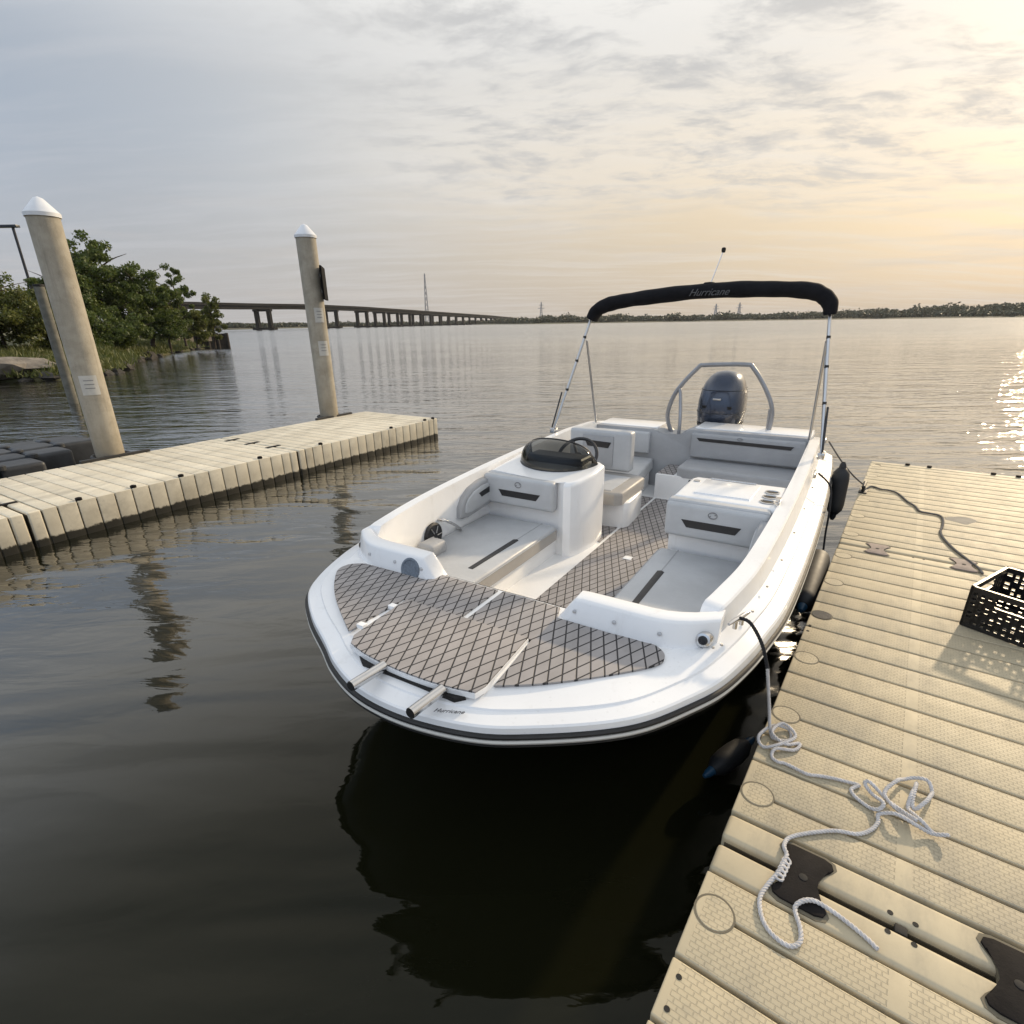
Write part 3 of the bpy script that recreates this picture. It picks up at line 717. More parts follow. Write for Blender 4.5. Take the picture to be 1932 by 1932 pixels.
# front lounges
def piping(poly, z, parent, r=.0045, m=None):
    pts = [Vector((x, y, z)) for x, y in poly]
    dense = []
    for a, b in zip(pts, pts[1:] + pts[:1]):
        n = max(1, int((b - a).length / .06)); dense += [a.lerp(b, k / n) for k in range(n)]
    return tube('piping', dense, r, m or VIN2, parent, 6, True)
def lounge(sg):
    base = prism('lounge_base', [(u, -sg * v) for u, v in ((.2, .415), (1.47, .415), (1.47, 1.0), (.5, .93), (.2, .72))], .275, .425, GELM, boat, bev=.008)
    c = prism('seat_cushion', [(u, -sg * v) for u, v in ((.255, .50), (.30, .40), (.36, .378), (1.385, .378), (1.405, .40), (1.405, .99), (.8, .97), (.32, .90), (.26, .80))],
              .42, .522, VIN, base, bev=.026, seg=4)
    piping([(u, -sg * v) for u, v in ((.262, .505), (.305, .403), (.365, .3745), (1.385, .3745), (1.409, .40), (1.409, .99))], .503, base)
    s = prism('cushion_side_band', [(u, -sg * v) for u, v in ((.30, .3765), (1.39, .3735), (1.39, .385), (.34, .385))], .425, .503, VTAN, base, bev=.004)
    prism('accent_strip', [(u, -sg * v) for u, v in ((.50, .485), (1.03, .480), (1.045, .500), (1.03, .522), (.50, .520))], .519, .5245, BLK, base, bev=.002)
    prism('seam_piping', [(u, -sg * v) for u, v in ((1.04, .498), (1.40, .498), (1.40, .504), (1.04, .504))], .519, .5238, VIN2, base)
    # backrest with black stripe and emblem
    b0, b1 = .40, 1.0
    br = box('backrest', (1.375, min(-sg * b0, -sg * b1), .625), (1.455, max(-sg * b0, -sg * b1), .848), VIN, base, bev=.03, seg=4)
    def fx(v, z): return (1.3745, -sg * v, z)
    vs = [(.50, .742), (.52, .742 - .0), (.845, .742), (.86, .742), (.835, .694), (.535, .694)]
    bm = bmesh.new()
    a = [bm.verts.new((1.372, -sg * v, z)) for v, z in ((.505, .745), (.86, .745), (.83, .697), (.54, .697))]
    b = [bm.verts.new((1.385, -sg * v, z)) for v, z in ((.505, .745), (.86, .745), (.83, .697), (.54, .697))]
    bm.faces.new(a)
    for i in range(4): bm.faces.new([a[i], b[i], b[(i + 1) % 4], a[(i + 1) % 4]])
    bm_obj('backrest_stripe', bm, BLK, base)
    bm = bmesh.new()
    cc = Vector((1.373, -sg * .69, .797))
    bm_tube(bm, [cc + Vector((0, .026 * math.cos(q), .021 * math.sin(q))) for q in [2 * math.pi * k / 24 for k in range(24)]], .0022, 6, True)
    bm_tube(bm, [cc + Vector((0, .020 * math.cos(q), .010 + .008 * math.sin(q))) for q in [R(x) for x in range(20, 260, 20)]], .0026, 6)
    bm_tube(bm, [cc + Vector((0, .020 * math.cos(q), -.010 + .008 * math.sin(q))) for q in [R(x) for x in range(200, 440, 20)]], .0026, 6)
    bm_obj('emblem', bm, INKG, base, True)
    # side bolster on the gunwale wall, rounded at its front
    pts = [(1.02, .60), (1.03, .67), (1.08, .735), (1.17, .785), (1.30, .812), (1.40, .815), (1.44, .80), (1.44, .62), (1.40, .605), (1.1, .585), (1.05, .585)]
    def ext(P, v0, v1, name, m, par, bv):
        bm = bmesh.new(); a = [bm.verts.new((u, -sg * v0, z)) for u, z in P]; b = [bm.verts.new((u, -sg * v1, z)) for u, z in P]
        f = bm.faces.new(a); bm.faces.new(b[::-1])
        for i in range(len(P)): bm.faces.new([a[i], b[i], b[(i + 1) % len(P)], a[(i + 1) % len(P)]])
        if bv: bmesh.ops.bevel(bm, geom=list(f.edges), offset=bv, segments=3, profile=.6, affect='EDGES')
        return bm_obj(name, bm, m, par, True, 40)
    ext(pts, .955, 1.03, 'side_bolster', VIN2, base, .02)
    ctr = Vector((1.25, .70))
    ext([(ctr.x + (u - ctr.x) * .78, ctr.y + (z - ctr.y) * .72) for u, z in pts], .945, 1.0, 'bolster_panel', VIN, base, .012)
    ext([(1.24, .735), (1.42, .76), (1.42, .715), (1.27, .70)], .942, .96, 'bolster_stripe', BLK, base, 0)
    return base
lr = lounge(1); ll = lounge(-1)
# left side wall: round speaker, grab handle, corner cushion, drink recess
lathe('side_speaker', [(0, .020), (.022, .024), (.060, .014), (.076, .018), (.088, .010), (.090, 0)], SPKR, boat, bp(.715, -.966, .575), 28, (Matrix.Rotation(R(90), 4, 'X') @ Matrix.Scale(1, 4)).to_3x3())
for q in range(6):
    a = q * math.pi / 3
    tube('speaker_spoke', [bp(.715 + .02 * math.cos(a), -.942, .575 + .02 * math.sin(a)), bp(.715 + .07 * math.cos(a), -.947, .575 + .07 * math.sin(a))], .004, ALU, boat, 6)
tube('grab_handle', catmull([bp(.80, -.985, .655), bp(.815, -.935, .655), bp(.90, -.925, .60), bp(.985, -.935, .535), bp(1.0, -.985, .53)], 6), .009, SS, boat, 10)
box('corner_cushion', (.50, .80, .50), (.66, .93, .60), VIN2, boat, bev=.03, seg=3)
box('drink_recess', (.36, .74, .521), (.44, .82, .526), DARK, boat, bev=.002)

# helm pod
def pod_top(x, y): return .845 + (x - 1.45) * .085
helm = prism('helm_console', [(u, -v) for u, v in ((1.46, -1.02), (1.455, -.40), (1.425, -.345), (1.44, -.295), (1.52, -.262), (1.74, -.228), (1.92, -.24), (1.98, -.30), (1.98, -1.02))], .27, pod_top, GEL, boat, bev=.035, seg=4)
rows = []
for j in range(8):
    k = j / 7; row = []
    for i in range(25):
        ph = -math.pi / 2 + math.pi * i / 24; c = max(0, math.cos(ph)) ** .75
        u = 1.93 - (.32 - .17 * k * k) * max(0, math.cos(ph)); v = -.615 + (.33 - .06 * k * k) * math.sin(ph)
        row.append(bp(u, v, .872 + (1.93 - u) * -.03 + .205 * (c ** .7) * math.sin(k * math.pi / 2)))
    rows.append(row)
loft('windscreen', rows, SMOKE, helm, auto=80)
tube('windscreen_edge', [Vector(p) for p in rows[-1]], .006, BLK, helm, 8)
tube('windscreen_base_seal', [Vector(p) for p in rows[0]], .006, BLK, helm, 8)
dash = prism('instrument_cowl', [(u, -v) for u, v in ((1.80, -.86), (1.80, -.38), (1.99, -.38), (1.99, -.86))], .85, .93, BLK, helm, bev=.03, seg=3)
bm = bmesh.new()
MW = Matrix.Translation(bp(2.06, -.54, .885)) @ Matrix.Rotation(R(-50), 4, 'Y')
bm_tube(bm, [MW @ Vector((.165 * math.cos(q), .165 * math.sin(q), 0)) for q in [2 * math.pi * k / 36 for k in range(36)]], .014, 8, True)
for q in (R(30), R(150), R(270)): bm_tube(bm, [MW @ Vector((0, 0, -.02)), MW @ Vector((.17 * math.cos(q), .17 * math.sin(q), 0))], .012, 8)
bm_lathe(bm, [(0, .0), (.04, .0), (.04, -.03), (.02, -.10), (0, -.10)], MW.translation, 16, MW.to_3x3())
bm_obj('steering_wheel', bm, BLK, helm, True, 40)

# galley console on the other side
gal = prism('side_console', [(u, -v) for u, v in ((1.46, .415), (1.455, 1.03), (1.98, 1.035), (1.98, .44), (1.92, .415))], .27, .868, GEL, boat, bev=.03, seg=4)
prism('backrest_head', [(u, -v) for u, v in ((1.40, .405), (1.40, 1.0), (1.475, 1.0), (1.475, .405))], .80, .862, VIN, gal, bev=.02, seg=3)
prism('console_lid', [(u, -v) for u, v in ((1.56, .52), (1.56, .86), (1.90, .87), (1.90, .52))], .865, .878, GEL, gal, bev=.006)
tube('lid_handle', [bp(1.925, .55, .876), bp(1.925, .84, .876)], .008, SS, gal, 8)
for u in (1.58, 1.69, 1.80):
    t = lathe('cup_holder', [(.0, .866), (.034, .866), (.044, .870), (.044, .874), (.036, .8745), (.034, .8690), (0, .8690)], SS, gal, bp(u, .955, 0), 22)
    lathe('cup_well', [(0, .868), (.033, .868), (.033, .8705), (0, .8705)], DARK, t, bp(u, .955, 0), 20)
lathe('table_socket', [(0, .866), (.022, .866), (.022, .874), (0, .875)], ALU, gal, bp(1.85, .47, 0), 14)
box('side_latch', (1.52, -1.03, .885), (1.60, -1.005, .905), SS, gal, bev=.003)

# helm seat, back to back with the aft lounge
hs = prism('helm_seat_base', [(u, -v) for u, v in ((2.19, -.84), (2.16, -.40), (2.20, -.17), (2.26, -.14), (2.62, -.16), (2.70, -.2), (2.70, -.84))], .27, .505, GEL, boat, bev=.02, seg=3)
prism('seat_cushion', [(u, -v) for u, v in ((2.10, -.86), (2.10, -.22), (2.16, -.17), (2.70, -.17), (2.74, -.22), (2.74, -.86))], .50, .605, VTAN, hs, bev=.03, seg=4)
prism('cushion_top_panel', [(u, -v) for u, v in ((2.16, -.80), (2.16, -.27), (2.62, -.27), (2.62, -.80))], .60, .611, VIN, hs, bev=.005)
box('seat_back', (2.70, .32, .62), (2.83, .92, .985), VIN, hs, bev=.035, seg=4)
box('seat_back_panel', (2.69, .48, .66), (2.70, .78, .94), VIN2, hs, bev=.004)
bm = bmesh.new(); a = [bm.verts.new((2.686, y, z)) for y, z in ((.50, .885), (.755, .892), (.73, .838), (.525, .832))]; b = [bm.verts.new((2.70, v.co.y, v.co.z)) for v in a]
bm.faces.new(a); [bm.faces.new([a[i], b[i], b[(i + 1) % 4], a[(i + 1) % 4]]) for i in range(4)]
bm_obj('seat_back_stripe', bm, BLK, hs)
al = prism('aft_lounge', [(u, -v) for u, v in ((2.84, -.98), (2.84, -.30), (3.56, -.40), (3.56, -1.0))], .27, .47, GELM, boat, bev=.01)
prism('seat_cushion', [(u, -v) for u, v in ((2.84, -1.0), (2.84, -.28), (3.57, -.37), (3.57, -1.0))], .465, .575, VIN, al, bev=.025, seg=3)
prism('accent_strip', [(u, -v) for u, v in ((3.02, -.44), (3.18, -.455), (3.18, -.475), (3.02, -.46))], .572, .577, BLK, al)

# stern bench and bulkhead with a walk-through notch
sb = prism('stern_bench', [(u, -v) for u, v in ((3.17, -.215), (3.15, .96), (3.6, 1.02), (3.6, -.215))], .27, .52, GELM, boat, bev=.01)
prism('seat_cushion', [(u, -v) for u, v in ((3.20, -.02), (3.16, .05), (3.16, .99), (3.60, 1.0), (3.60, -.02))], .515, .615, VIN2, sb, bev=.032, seg=4)
prism('step_pad', [(u, -v) for u, v in ((3.20, -.205), (3.20, -.05), (3.58, -.05), (3.58, -.205))], .519, .526, FOAM, sb)
for u, v in ((3.15, .12), (3.15, .56)): lathe('bench_latch', [(0, 0), (.016, 0), (.014, .01), (0, .012)], BLK, sb, bp(u + .012, v, .49), 12, Matrix.Rotation(R(-90), 4, 'Y').to_3x3())
prof = [(-1.04, .27), (1.04, .27), (1.04, .905), (-.02, .90), (-.075, .885), (-.13, .825), (-.30, .82), (-.35, .86), (-.40, .872), (-1.04, .872)]
bm = bmesh.new(); a = [bm.verts.new(bp(3.58, v, z)) for v, z in prof]; b = [bm.verts.new(bp(4.02, v, z - .02)) for v, z in prof]
bm.faces.new(a); bm.faces.new(b[::-1]); [bm.faces.new([a[i], b[i], b[(i + 1) % 10], a[(i + 1) % 10]]) for i in range(10)]
bmesh.ops.bevel(bm, geom=[e for e in bm.edges if all(v.co.x < 3.6 for v in e.verts)], offset=.015, segments=2, profile=.6, affect='EDGES')
bk = bm_obj('stern_bulkhead', bm, VIN2, boat, True, 35)
prism('transom_deck', [(u, -v) for u, v in ((3.66, -1.03), (3.66, -.38), (4.03, -.38), (4.03, -1.03))], .84, .876, GEL, bk, bev=.01)
prism('transom_deck', [(u, -v) for u, v in ((3.66, .0), (3.66, 1.03), (4.03, 1.03), (4.03, .0))], .86, .909, GEL, bk, bev=.01)
box('stern_backrest', (3.53, -1.01, .635), (3.60, .0, .872), VIN2, bk, bev=.02, seg=3)
bm = bmesh.new(); a = [bm.verts.new(bp(3.524, v, z)) for v, z in ((.055, .832), (.915, .824), (.89, .792), (.08, .802))]; b = [bm.verts.new((3.54, v.co.y, v.co.z)) for v in a]
bm.faces.new(a); [bm.faces.new([a[i], b[i], b[(i + 1) % 4], a[(i + 1) % 4]]) for i in range(4)]
bm_obj('backrest_stripe', bm, BLK, bk)
bm = bmesh.new(); cc = Vector(bp(3.526, .45, .85)); bm_tube(bm, [cc + Vector((0, .022 * math.cos(q), .012 * math.sin(q))) for q in [2 * math.pi * k / 16 for k in range(16)]], .0025, 6, True); bm_obj('emblem', bm, INKG, bk, True)
box('aft_backrest', (3.53, .42, .62), (3.60, 1.0, .84), VIN, bk, bev=.02, seg=3)
# swim platform
prism('swim_platform', [(u, -v) for u, v in ((4.03, -1.15), (4.03, 1.15), (4.35, 1.08), (4.45, .95), (4.45, .42), (4.2, .38), (4.2, -.26), (4.45, -.3), (4.45, -.95), (4.35, -1.08))], .50, .58, GEL, boat, bev=.015)

# tow arch
ar = tube('tow_arch', catmull([bp(3.86, -.29, .80), bp(3.84, -.34, .98), bp(3.83, -.27, 1.22), bp(3.83, -.08, 1.46), bp(3.83, .0, 1.492), bp(3.83, .36, 1.505), bp(3.83, .44, 1.47), bp(3.83, .58, 1.27), bp(3.84, .655, 1.07), bp(3.86, .635, .80)], 8), .021, ARCH, boat, 12)
tube('arch_strut', catmull([bp(3.70, -.17, .80), bp(3.72, -.175, .98), bp(3.80, -.215, 1.2), bp(3.83, -.24, 1.26)], 6), .017, ARCH, ar, 10)
tube('arch_strut', [bp(3.96, .62, .80), bp(3.86, .63, 1.1)], .014, ARCH, ar, 8)

# outboard motor
def cowl_ring(z, w, l0, l1, n=28, p=2.6):
    r = []
    for k in range(n):
        a = 2 * math.pi * k / n; c, s = math.cos(a), math.sin(a)
        x = math.copysign(abs(c) ** (2 / p), c); y = math.copysign(abs(s) ** (2 / p), s)
        r.append(bp((l0 + l1) / 2 + (l1 - l0) / 2 * x, .085 + w * y, z))
    return r
ob = loft('outboard_cowling', [cowl_ring(z, w, a, b) for z, w, a, b in [(.84, .19, 4.13, 4.60), (.88, .225, 4.11, 4.66), (.98, .240, 4.10, 4.70), (1.10, .237, 4.11, 4.72), (1.20, .222, 4.14, 4.72), (1.28, .195, 4.19, 4.70), (1.345, .155, 4.25, 4.66), (1.385, .10, 4.32, 4.60), (1.40, .03, 4.40, 4.52)]], COWL, boat, closed=True, auto=60, cap=True)
loft('cowling_band', [cowl_ring(z, w, a, b) for z, w, a, b in [(.70, .17, 4.15, 4.56), (.78, .20, 4.13, 4.62), (.842, .226, 4.11, 4.665), (.868, .232, 4.105, 4.675)]], COWLD, ob, closed=True, cap=True)
for z_, w_, a_, b_ in ((.985, .2415, 4.098, 4.702), (1.215, .221, 4.144, 4.722)):
    tube('cowling_seam', [Vector(p) for p in cowl_ring(z_, w_, a_, b_, 40)], .003, COWLD, ob, 6, True)
loft('cowling_vent', [[bp(4.108 + .02 * abs(v), .085 + v * .15, z) for v in (-1, -.6, -.2, .2, .6, 1)] for z in (1.03, 1.06)], DARK, ob)
box('cowling_badge', (4.088, -.125, 1.125), (4.12, -.045, 1.142), ALU, ob, bev=.002)
loft('midsection', [cowl_ring(z, w, a, b) for z, w, a, b in [(-.4, .05, 4.2, 4.42), (.1, .07, 4.18, 4.45), (.5, .10, 4.16, 4.5), (.71, .15, 4.15, 4.55)]], COWLD, ob, closed=True, cap=True)

# bimini stowed upright in its boot
def arch_pts(du=0, dz=0):
    base = [(-.945, 1.93), (-.90, 2.00), (-.81, 2.045), (-.66, 2.075), (-.42, 2.10), (-.05, 2.128), (.3, 2.135), (.62, 2.125), (.85, 2.105), (.95, 2.07), (1.01, 2.01), (1.025, 1.93)]
    return [(3.18 + du, v, z + dz) for v, z in base]
cp = catmull([Vector(bp(*p)) for p in arch_pts()], 6)
bm = bmesh.new(); prev = None; n = len(cp)
for i, p in enumerate(cp):
    t = (cp[min(i + 1, n - 1)] - cp[max(i - 1, 0)]).normalized(); up = Vector((1, 0, 0)); side = t.cross(up).normalized()
    wob = 1 + .035 * math.sin(i * .55) + .025 * math.sin(i * 1.37 + 1); q_ = min(1, i / 10, (n - 1 - i) / 10); hh = (.047 + .014 * q_) * wob; ww = .085
    ring = []
    for k in range(14):
        a = 2 * math.pi * k / 14; cu, su_ = math.cos(a), math.sin(a)
        ring.append(bm.verts.new(p + up * ww * cu + side * hh * math.copysign(abs(su_) ** .7, su_)))
    if prev: [bm.faces.new([prev[k], prev[(k + 1) % 14], ring[(k + 1) % 14], ring[k]]) for k in range(14)]
    else: bm.faces.new(ring[::-1])
    prev = ring
bm.faces.new(prev)
bim = bm_obj('bimini_boot', bm, CANV, boat, True, 70)
bim['label'] = 'black canvas boot wrapped over the raised top frame'
text_mesh('lettering', 'Hurricane', .078, INKB, bim, Matrix.Translation(bp(3.088, .12, 2.118)) @ Matrix.Rotation(R(-90), 4, 'Z') @ Matrix.Rotation(R(88), 4, 'X'), depth=.002, shear=.5)
lathe('boot_bump', [(0, .0), (.05, .0), (.04, .012), (0, .016)], CANV, bim, bp(3.18, .10, 2.186), 14)
for sg in (-1, 1):
    tv = .94 if sg < 0 else 1.018
    tube('top_frame_pole', [bp(2.83, sg * 1.155, .93), bp(3.18, sg * tv, 1.98)], .0125, ALU, bim, 10)
    tube('frame_brace', [bp(3.55, sg * 1.02, .90), bp(3.11, sg * (tv + .02), 1.74)], .011, ALU, bim, 8)
    tube('top_frame_pole', [bp(2.90, sg * 1.13, 1.10), bp(3.16, sg * (tv + .035), 1.60), bp(3.23, sg * tv, 1.96)], .0105, ALU, bim, 8) if sg > 0 else None
    for q in (.35, .6, .8): 
        p = Vector(bp(2.83, sg * 1.155, .93)).lerp(Vector(bp(3.18, sg * tv, 1.98)), q); lathe('pole_collar', [(.0155, -.012), (.0155, .012)], BLK, bim, p, 10)
    box('pole_foot', (2.79, min(-sg * 1.13, -sg * 1.18), .895), (2.87, max(-sg * 1.13, -sg * 1.18), .945), SS, bim, bev=.008)
    tube('hold_down_strap', [bp(2.80, sg * 1.16, .95), bp(2.95, sg * 1.135, 1.27)], .008, BLK, bim, 6)
tube('light_staff', [bp(3.20, .10, 2.17), bp(3.30, .155, 2.43)], .005, SS, bim, 8)
lathe('staff_light', [(0, -.02), (.014, -.018), (.018, 0), (.016, .016), (0, .022)], DARK, bim, bp(3.305, .158, 2.445), 12)

# cleats, bow lights, rail screws
def cleat(u, v, z, rot):
    M = Matrix.Translation(bp(u, v, z)) @ Matrix.Rotation(rot, 4, 'Z')
    bm = bmesh.new()
    bm_tube(bm, [M @ Vector(p) for p in ((-.075, 0, .034), (-.04, 0, .036), (0, 0, .033), (.04, 0, .036), (.075, 0, .034))], lambda i: (.006, .0095, .011, .0095, .006)[i], 10)
    for x in (-.024, .024): bm_tube(bm, [M @ Vector((x, 0, -.004)), M @ Vector((x, 0, .034))], .009, 10)
    c = bm_obj('mooring_cleat', bm, SS, boat, True, 50); return c
cleat(.205, 1.055, .752, R(-20)); cleat(.27, -1.03, .752, R(20)); cleat(2.5, 1.15, .83, 0); cleat(3.75, 1.14, .85, 0)
for sg, u in ((1, .085), (-1, .12)):
    M = Matrix.Rotation(R(-75), 4, 'Y').to_3x3()
    b = lathe('bow_light', [(.034, -.03), (.034, .02), (.028, .034), (.018, .036)], SS, boat, bp(u, sg * .955, .725), 18, M)
    lathe('light_lens', [(0, .036), (.019, .036), (.017, .042), (0, .044)], LENS, b, bp(u, sg * .955, .725), 16, M)
for u, v, z in [(.02, 1.0, .742), (.05, 1.025, .745), (.36, 1.085, .757), (.62, 1.105, .765), (.95, 1.125, .775), (1.35, 1.14, .79), (1.8, 1.15, .80), (2.3, 1.155, .81)]:
    lathe('rail_screw', [(0, -.004), (.006, -.004), (.006, .003), (0, .004)], ALU, boat, bp(u, v, z - .006), 8)

# ------------------------------------------------------------------ left bank
SH = [(-46, 15), (-32, 20.5), (-24, 22.6), (-19.6, 23.6), (-19.0, 26.0), (-20.5, 29.5), (-23.6, 35), (-25.6, 40), (-27.6, 46), (-29.6, 52), (-30.6, 57), (-31.5, 60.5), (-38, 66), (-55, 78), (-85, 100), (-140, 135), (-240, 190)]
shc = catmull([Vector((x, y, 0)) for x, y in SH], 6)
def bank():
    dirn = Vector((-.80, .60, 0)); rings = []
    for i, p in enumerate(shc):
        ring = []
        for d, z in ((-1.6, -.5), (-.2, -.05), (.25, .16), (.8, .42), (1.8, .62), (4, .85), (9, 1.15), (22, 1.5), (70, 1.8), (240, 2.0)):
            j = .35 * math.sin(i * .9 + d) + .2 * math.sin(i * 2.3 + d * 2)
            ring.append(p + dirn * (d + (j if d < 6 else 0)) + Vector((0, 0, z + (.10 * math.sin(i * 1.7 + d * 1.3) if z > .2 else 0))))
        rings.append(ring)
    tag(loft('river_bank', rings, SOIL, auto=180), kind='structure')
bank()
def az(a, d): return Vector((math.sin(R(a)) * d, math.cos(R(a)) * d, 0))
def rock_mesh(seed, mat):
    r = random.Random(seed); bm = bmesh.new(); bmesh.ops.create_icosphere(bm, subdivisions=2, radius=1)
    ph = [r.uniform(0, 6) for _ in range(6)]
    for v in bm.verts:
        c = v.co; k = 1 + .22 * math.sin(3 * c.x + ph[0]) * math.sin(2.6 * c.y + ph[1]) + .14 * math.sin(5 * c.z + ph[2] + 2 * c.x)
        v.co = Vector((c.x * k * 1.25, c.y * k, c.z * k * .7))
    me = bpy.data.meshes.new('shore_rock'); bm.to_mesh(me); bm.free(); me.materials.append(mat); return me
rms = [rock_mesh(s, ROCK) for s in range(4)]
for i in range(46):
    k = random.random(); p = shc[int(3 + k * 62)] if int(3 + k * 62) < len(shc) else shc[5]
    if p.y > 63: continue
    o = link(bpy.data.objects.new('shore_rock', rms[i % 4]))
    o.location = p + Vector((random.uniform(-.5, .5), random.uniform(-.4, .4), random.uniform(-.06, .08))); s = random.uniform(.22, .55)
    o.scale = (s, s, s); o.rotation_euler = (random.uniform(-.3, .3), random.uniform(-.3, .3), random.uniform(0, 6))
    tag(o, 'small dark rock at the waterline of the left bank', 'rock', 'dark riprap rocks along the bank')
o = link(bpy.data.objects.new('boulder', rock_mesh(11, ROCKP))); o.location = (-20.9, 23.4, .52); o.scale = (1.25, .8, .62); o.rotation_euler = (.1, .05, .5)
tag(o, 'large pale tan boulder on the bank at the left photo edge', 'rock')

def leaf_cloud(centers, radii, n_per, size, r, flat=.75):
    """separate little leaf quads scattered in clumps"""
    C = np.repeat(centers, n_per, axis=0); RD = np.repeat(radii, n_per)
    k = len(C); d = r.normal(size=(k, 3)); d /= np.linalg.norm(d, axis=1)[:, None]
    rad = RD * (r.random(k) ** .45); P = C + d * rad[:, None] * np.array([1, 1, flat])
    a = r.normal(size=(k, 3)); a /= np.linalg.norm(a, axis=1)[:, None]
    b = np.cross(a, r.normal(size=(k, 3))); b /= np.linalg.norm(b, axis=1)[:, None]
    s = size * (.6 + .8 * r.random(k))[:, None]
    q = np.stack([P - a * s * .5, P + b * s * .28, P + a * s * .5, P - b * s * .28], axis=1)
    return q.reshape(-1, 3)
def tree(name, label, pos, h, rx, mat, seed, trunk=.14, base=.25, n=70, leaves=90, size=.20, sparse=False, cat='tree', group='trees and bushes on the left bank', lean=0.0):
    r = np.random.default_rng(seed); rr_ = random.Random(seed)
    e = empty(name, pos); tag(e, label, cat, group)
    bm = bmesh.new(); top = Vector((lean * h, 0, h * .8)); tips = []
    tp = [Vector((0, 0, -.4)), Vector((.05 * h * rr_.uniform(-1, 1), .03 * h, h * .25)), Vector((lean * h * .5, 0, h * .5)), top]
    path = catmull(tp, 4); bm_tube(bm, path, lambda i: max(.02, trunk * (1 - .8 * i / (len(path) - 1))), 7)
    for k in range(9 if not sparse else 7):
        i = int(len(path) * rr_.uniform(.3, .9)); p0 = path[min(i, len(path) - 1)]
        a = rr_.uniform(0, 6.28); L = rx * rr_.uniform(.6, .95)
        p2 = p0 + Vector((math.cos(a) * L, math.sin(a) * L, h * rr_.uniform(.06, .24))); p1 = p0.lerp(p2, .5) + Vector((0, 0, .1 * h * rr_.uniform(-.3, .5)))
        bm_tube(bm, catmull([p0, p1, p2], 3), lambda i_: max(.012, trunk * .38 * (1 - i_ / 7)), 5); tips.append(p2); tips.append(p1)
    bm_obj('trunk', bm, BARK, e, True, 60)
    cs = []; zmid = h * (base + 1) / 2; zr = h * (1 - base) / 2
    while len(cs) < n:
        d = r.normal(size=3); d /= np.linalg.norm(d); rad = r.random() ** .38
        x, y, z = d[0] * rx * rad, d[1] * rx * rad, zmid + d[2] * zr * rad
        # lumpy outline
        lump = .78 + .3 * math.sin(3.1 * math.atan2(y, x) + seed) * math.sin(2.4 * z + seed)
        x *= lump; y *= lump
        cs.append((x + lean * z, y, z))
    cs = np.array(cs); rad = r.uniform(.28, .52, len(cs)) * (rx / 2.2) ** .5
    if sparse: rad *= .8
    np_quads('crown', leaf_cloud(cs, rad, leaves, size, r), mat, e)
    return e
T = tree
T('broadleaf_tree', 'tallest dark green tree rising behind the leftmost piling', az(-34.6, 50) + Vector((0, 0, 1)), 6.8, 3.0, LEAF, 1, .2, .12, 130, 150, .19)
T('broadleaf_tree', 'broad green tree joined to the right of the tallest tree', az(-31.9, 51) + Vector((0, 0, 1)), 5.2, 2.6, LEAF, 2, .16, .08, 100, 140, .19)
T('broadleaf_tree', 'dark green tree half hidden by the leftmost piling', az(-37.0, 47) + Vector((0, 0, 1)), 5.0, 2.4, LEAF, 3, .16, .08, 90, 140, .19)
T('broadleaf_tree', 'thin airy tree with open branches right of the tall trees', az(-29.4, 54) + Vector((0, 0, .9)), 5.9, 1.7, LEAF, 4, .10, .22, 40, 100, .18, sparse=True)
T('broadleaf_tree', 'small light green tree next to the bridge end on the bank', az(-27.2, 58) + Vector((0, 0, .5)), 4.2, 1.35, LEAF2, 5, .09, .05, 50, 120, .18, lean=.08)
T('shrub', 'rounded olive bush between the airy tree and the bridge', az(-28.6, 56) + Vector((0, 0, .7)), 2.7, 1.7, LEAF2, 6, .06, 0, 50, 120, .17, cat='shrub')
T('shrub', 'dense green bush at the very left edge of the photo', az(-44.6, 35) + Vector((0, 0, .8)), 4.2, 2.5, LEAF2, 7, .1, 0, 95, 140, .15, cat='shrub')
T('shrub', 'dense green bush under the lamp post', az(-41.3, 36) + Vector((0, 0, .9)), 3.6, 2.3, LEAF2, 8, .1, 0, 85, 140, .15, cat='shrub')
T('shrub', 'green bush just left of the leftmost piling', az(-38.8, 37) + Vector((0, 0, .9)), 2.9, 1.7, LEAF2, 9, .08, 0, 65, 140, .15, cat='shrub')
T('shrub', 'low dark bush at the foot of the tallest tree', az(-33.6, 46) + Vector((0, 0, .6)), 2.6, 2.2, LEAF, 10, .06, 0, 65, 120, .16, cat='shrub')
T('shrub', 'low dark bush below the broad tree near the timber bulkhead', az(-30.6, 51) + Vector((0, 0, .6)), 2.7, 2.1, LEAF, 11, .06, 0, 60, 120, .16, cat='shrub')
T('shrub', 'low bush at the waterline beside the leftmost piling', az(-36.2, 43) + Vector((0, 0, .6)), 2.3, 1.9, LEAF, 12, .06, 0, 60, 120, .16, cat='shrub')
T('broadleaf_tree', 'pale leafy sapling between the airy tree and the broad tree', az(-30.6, 53) + Vector((0, 0, .8)), 4.6, 1.5, LEAF2, 14, .09, .1, 46, 120, .17)
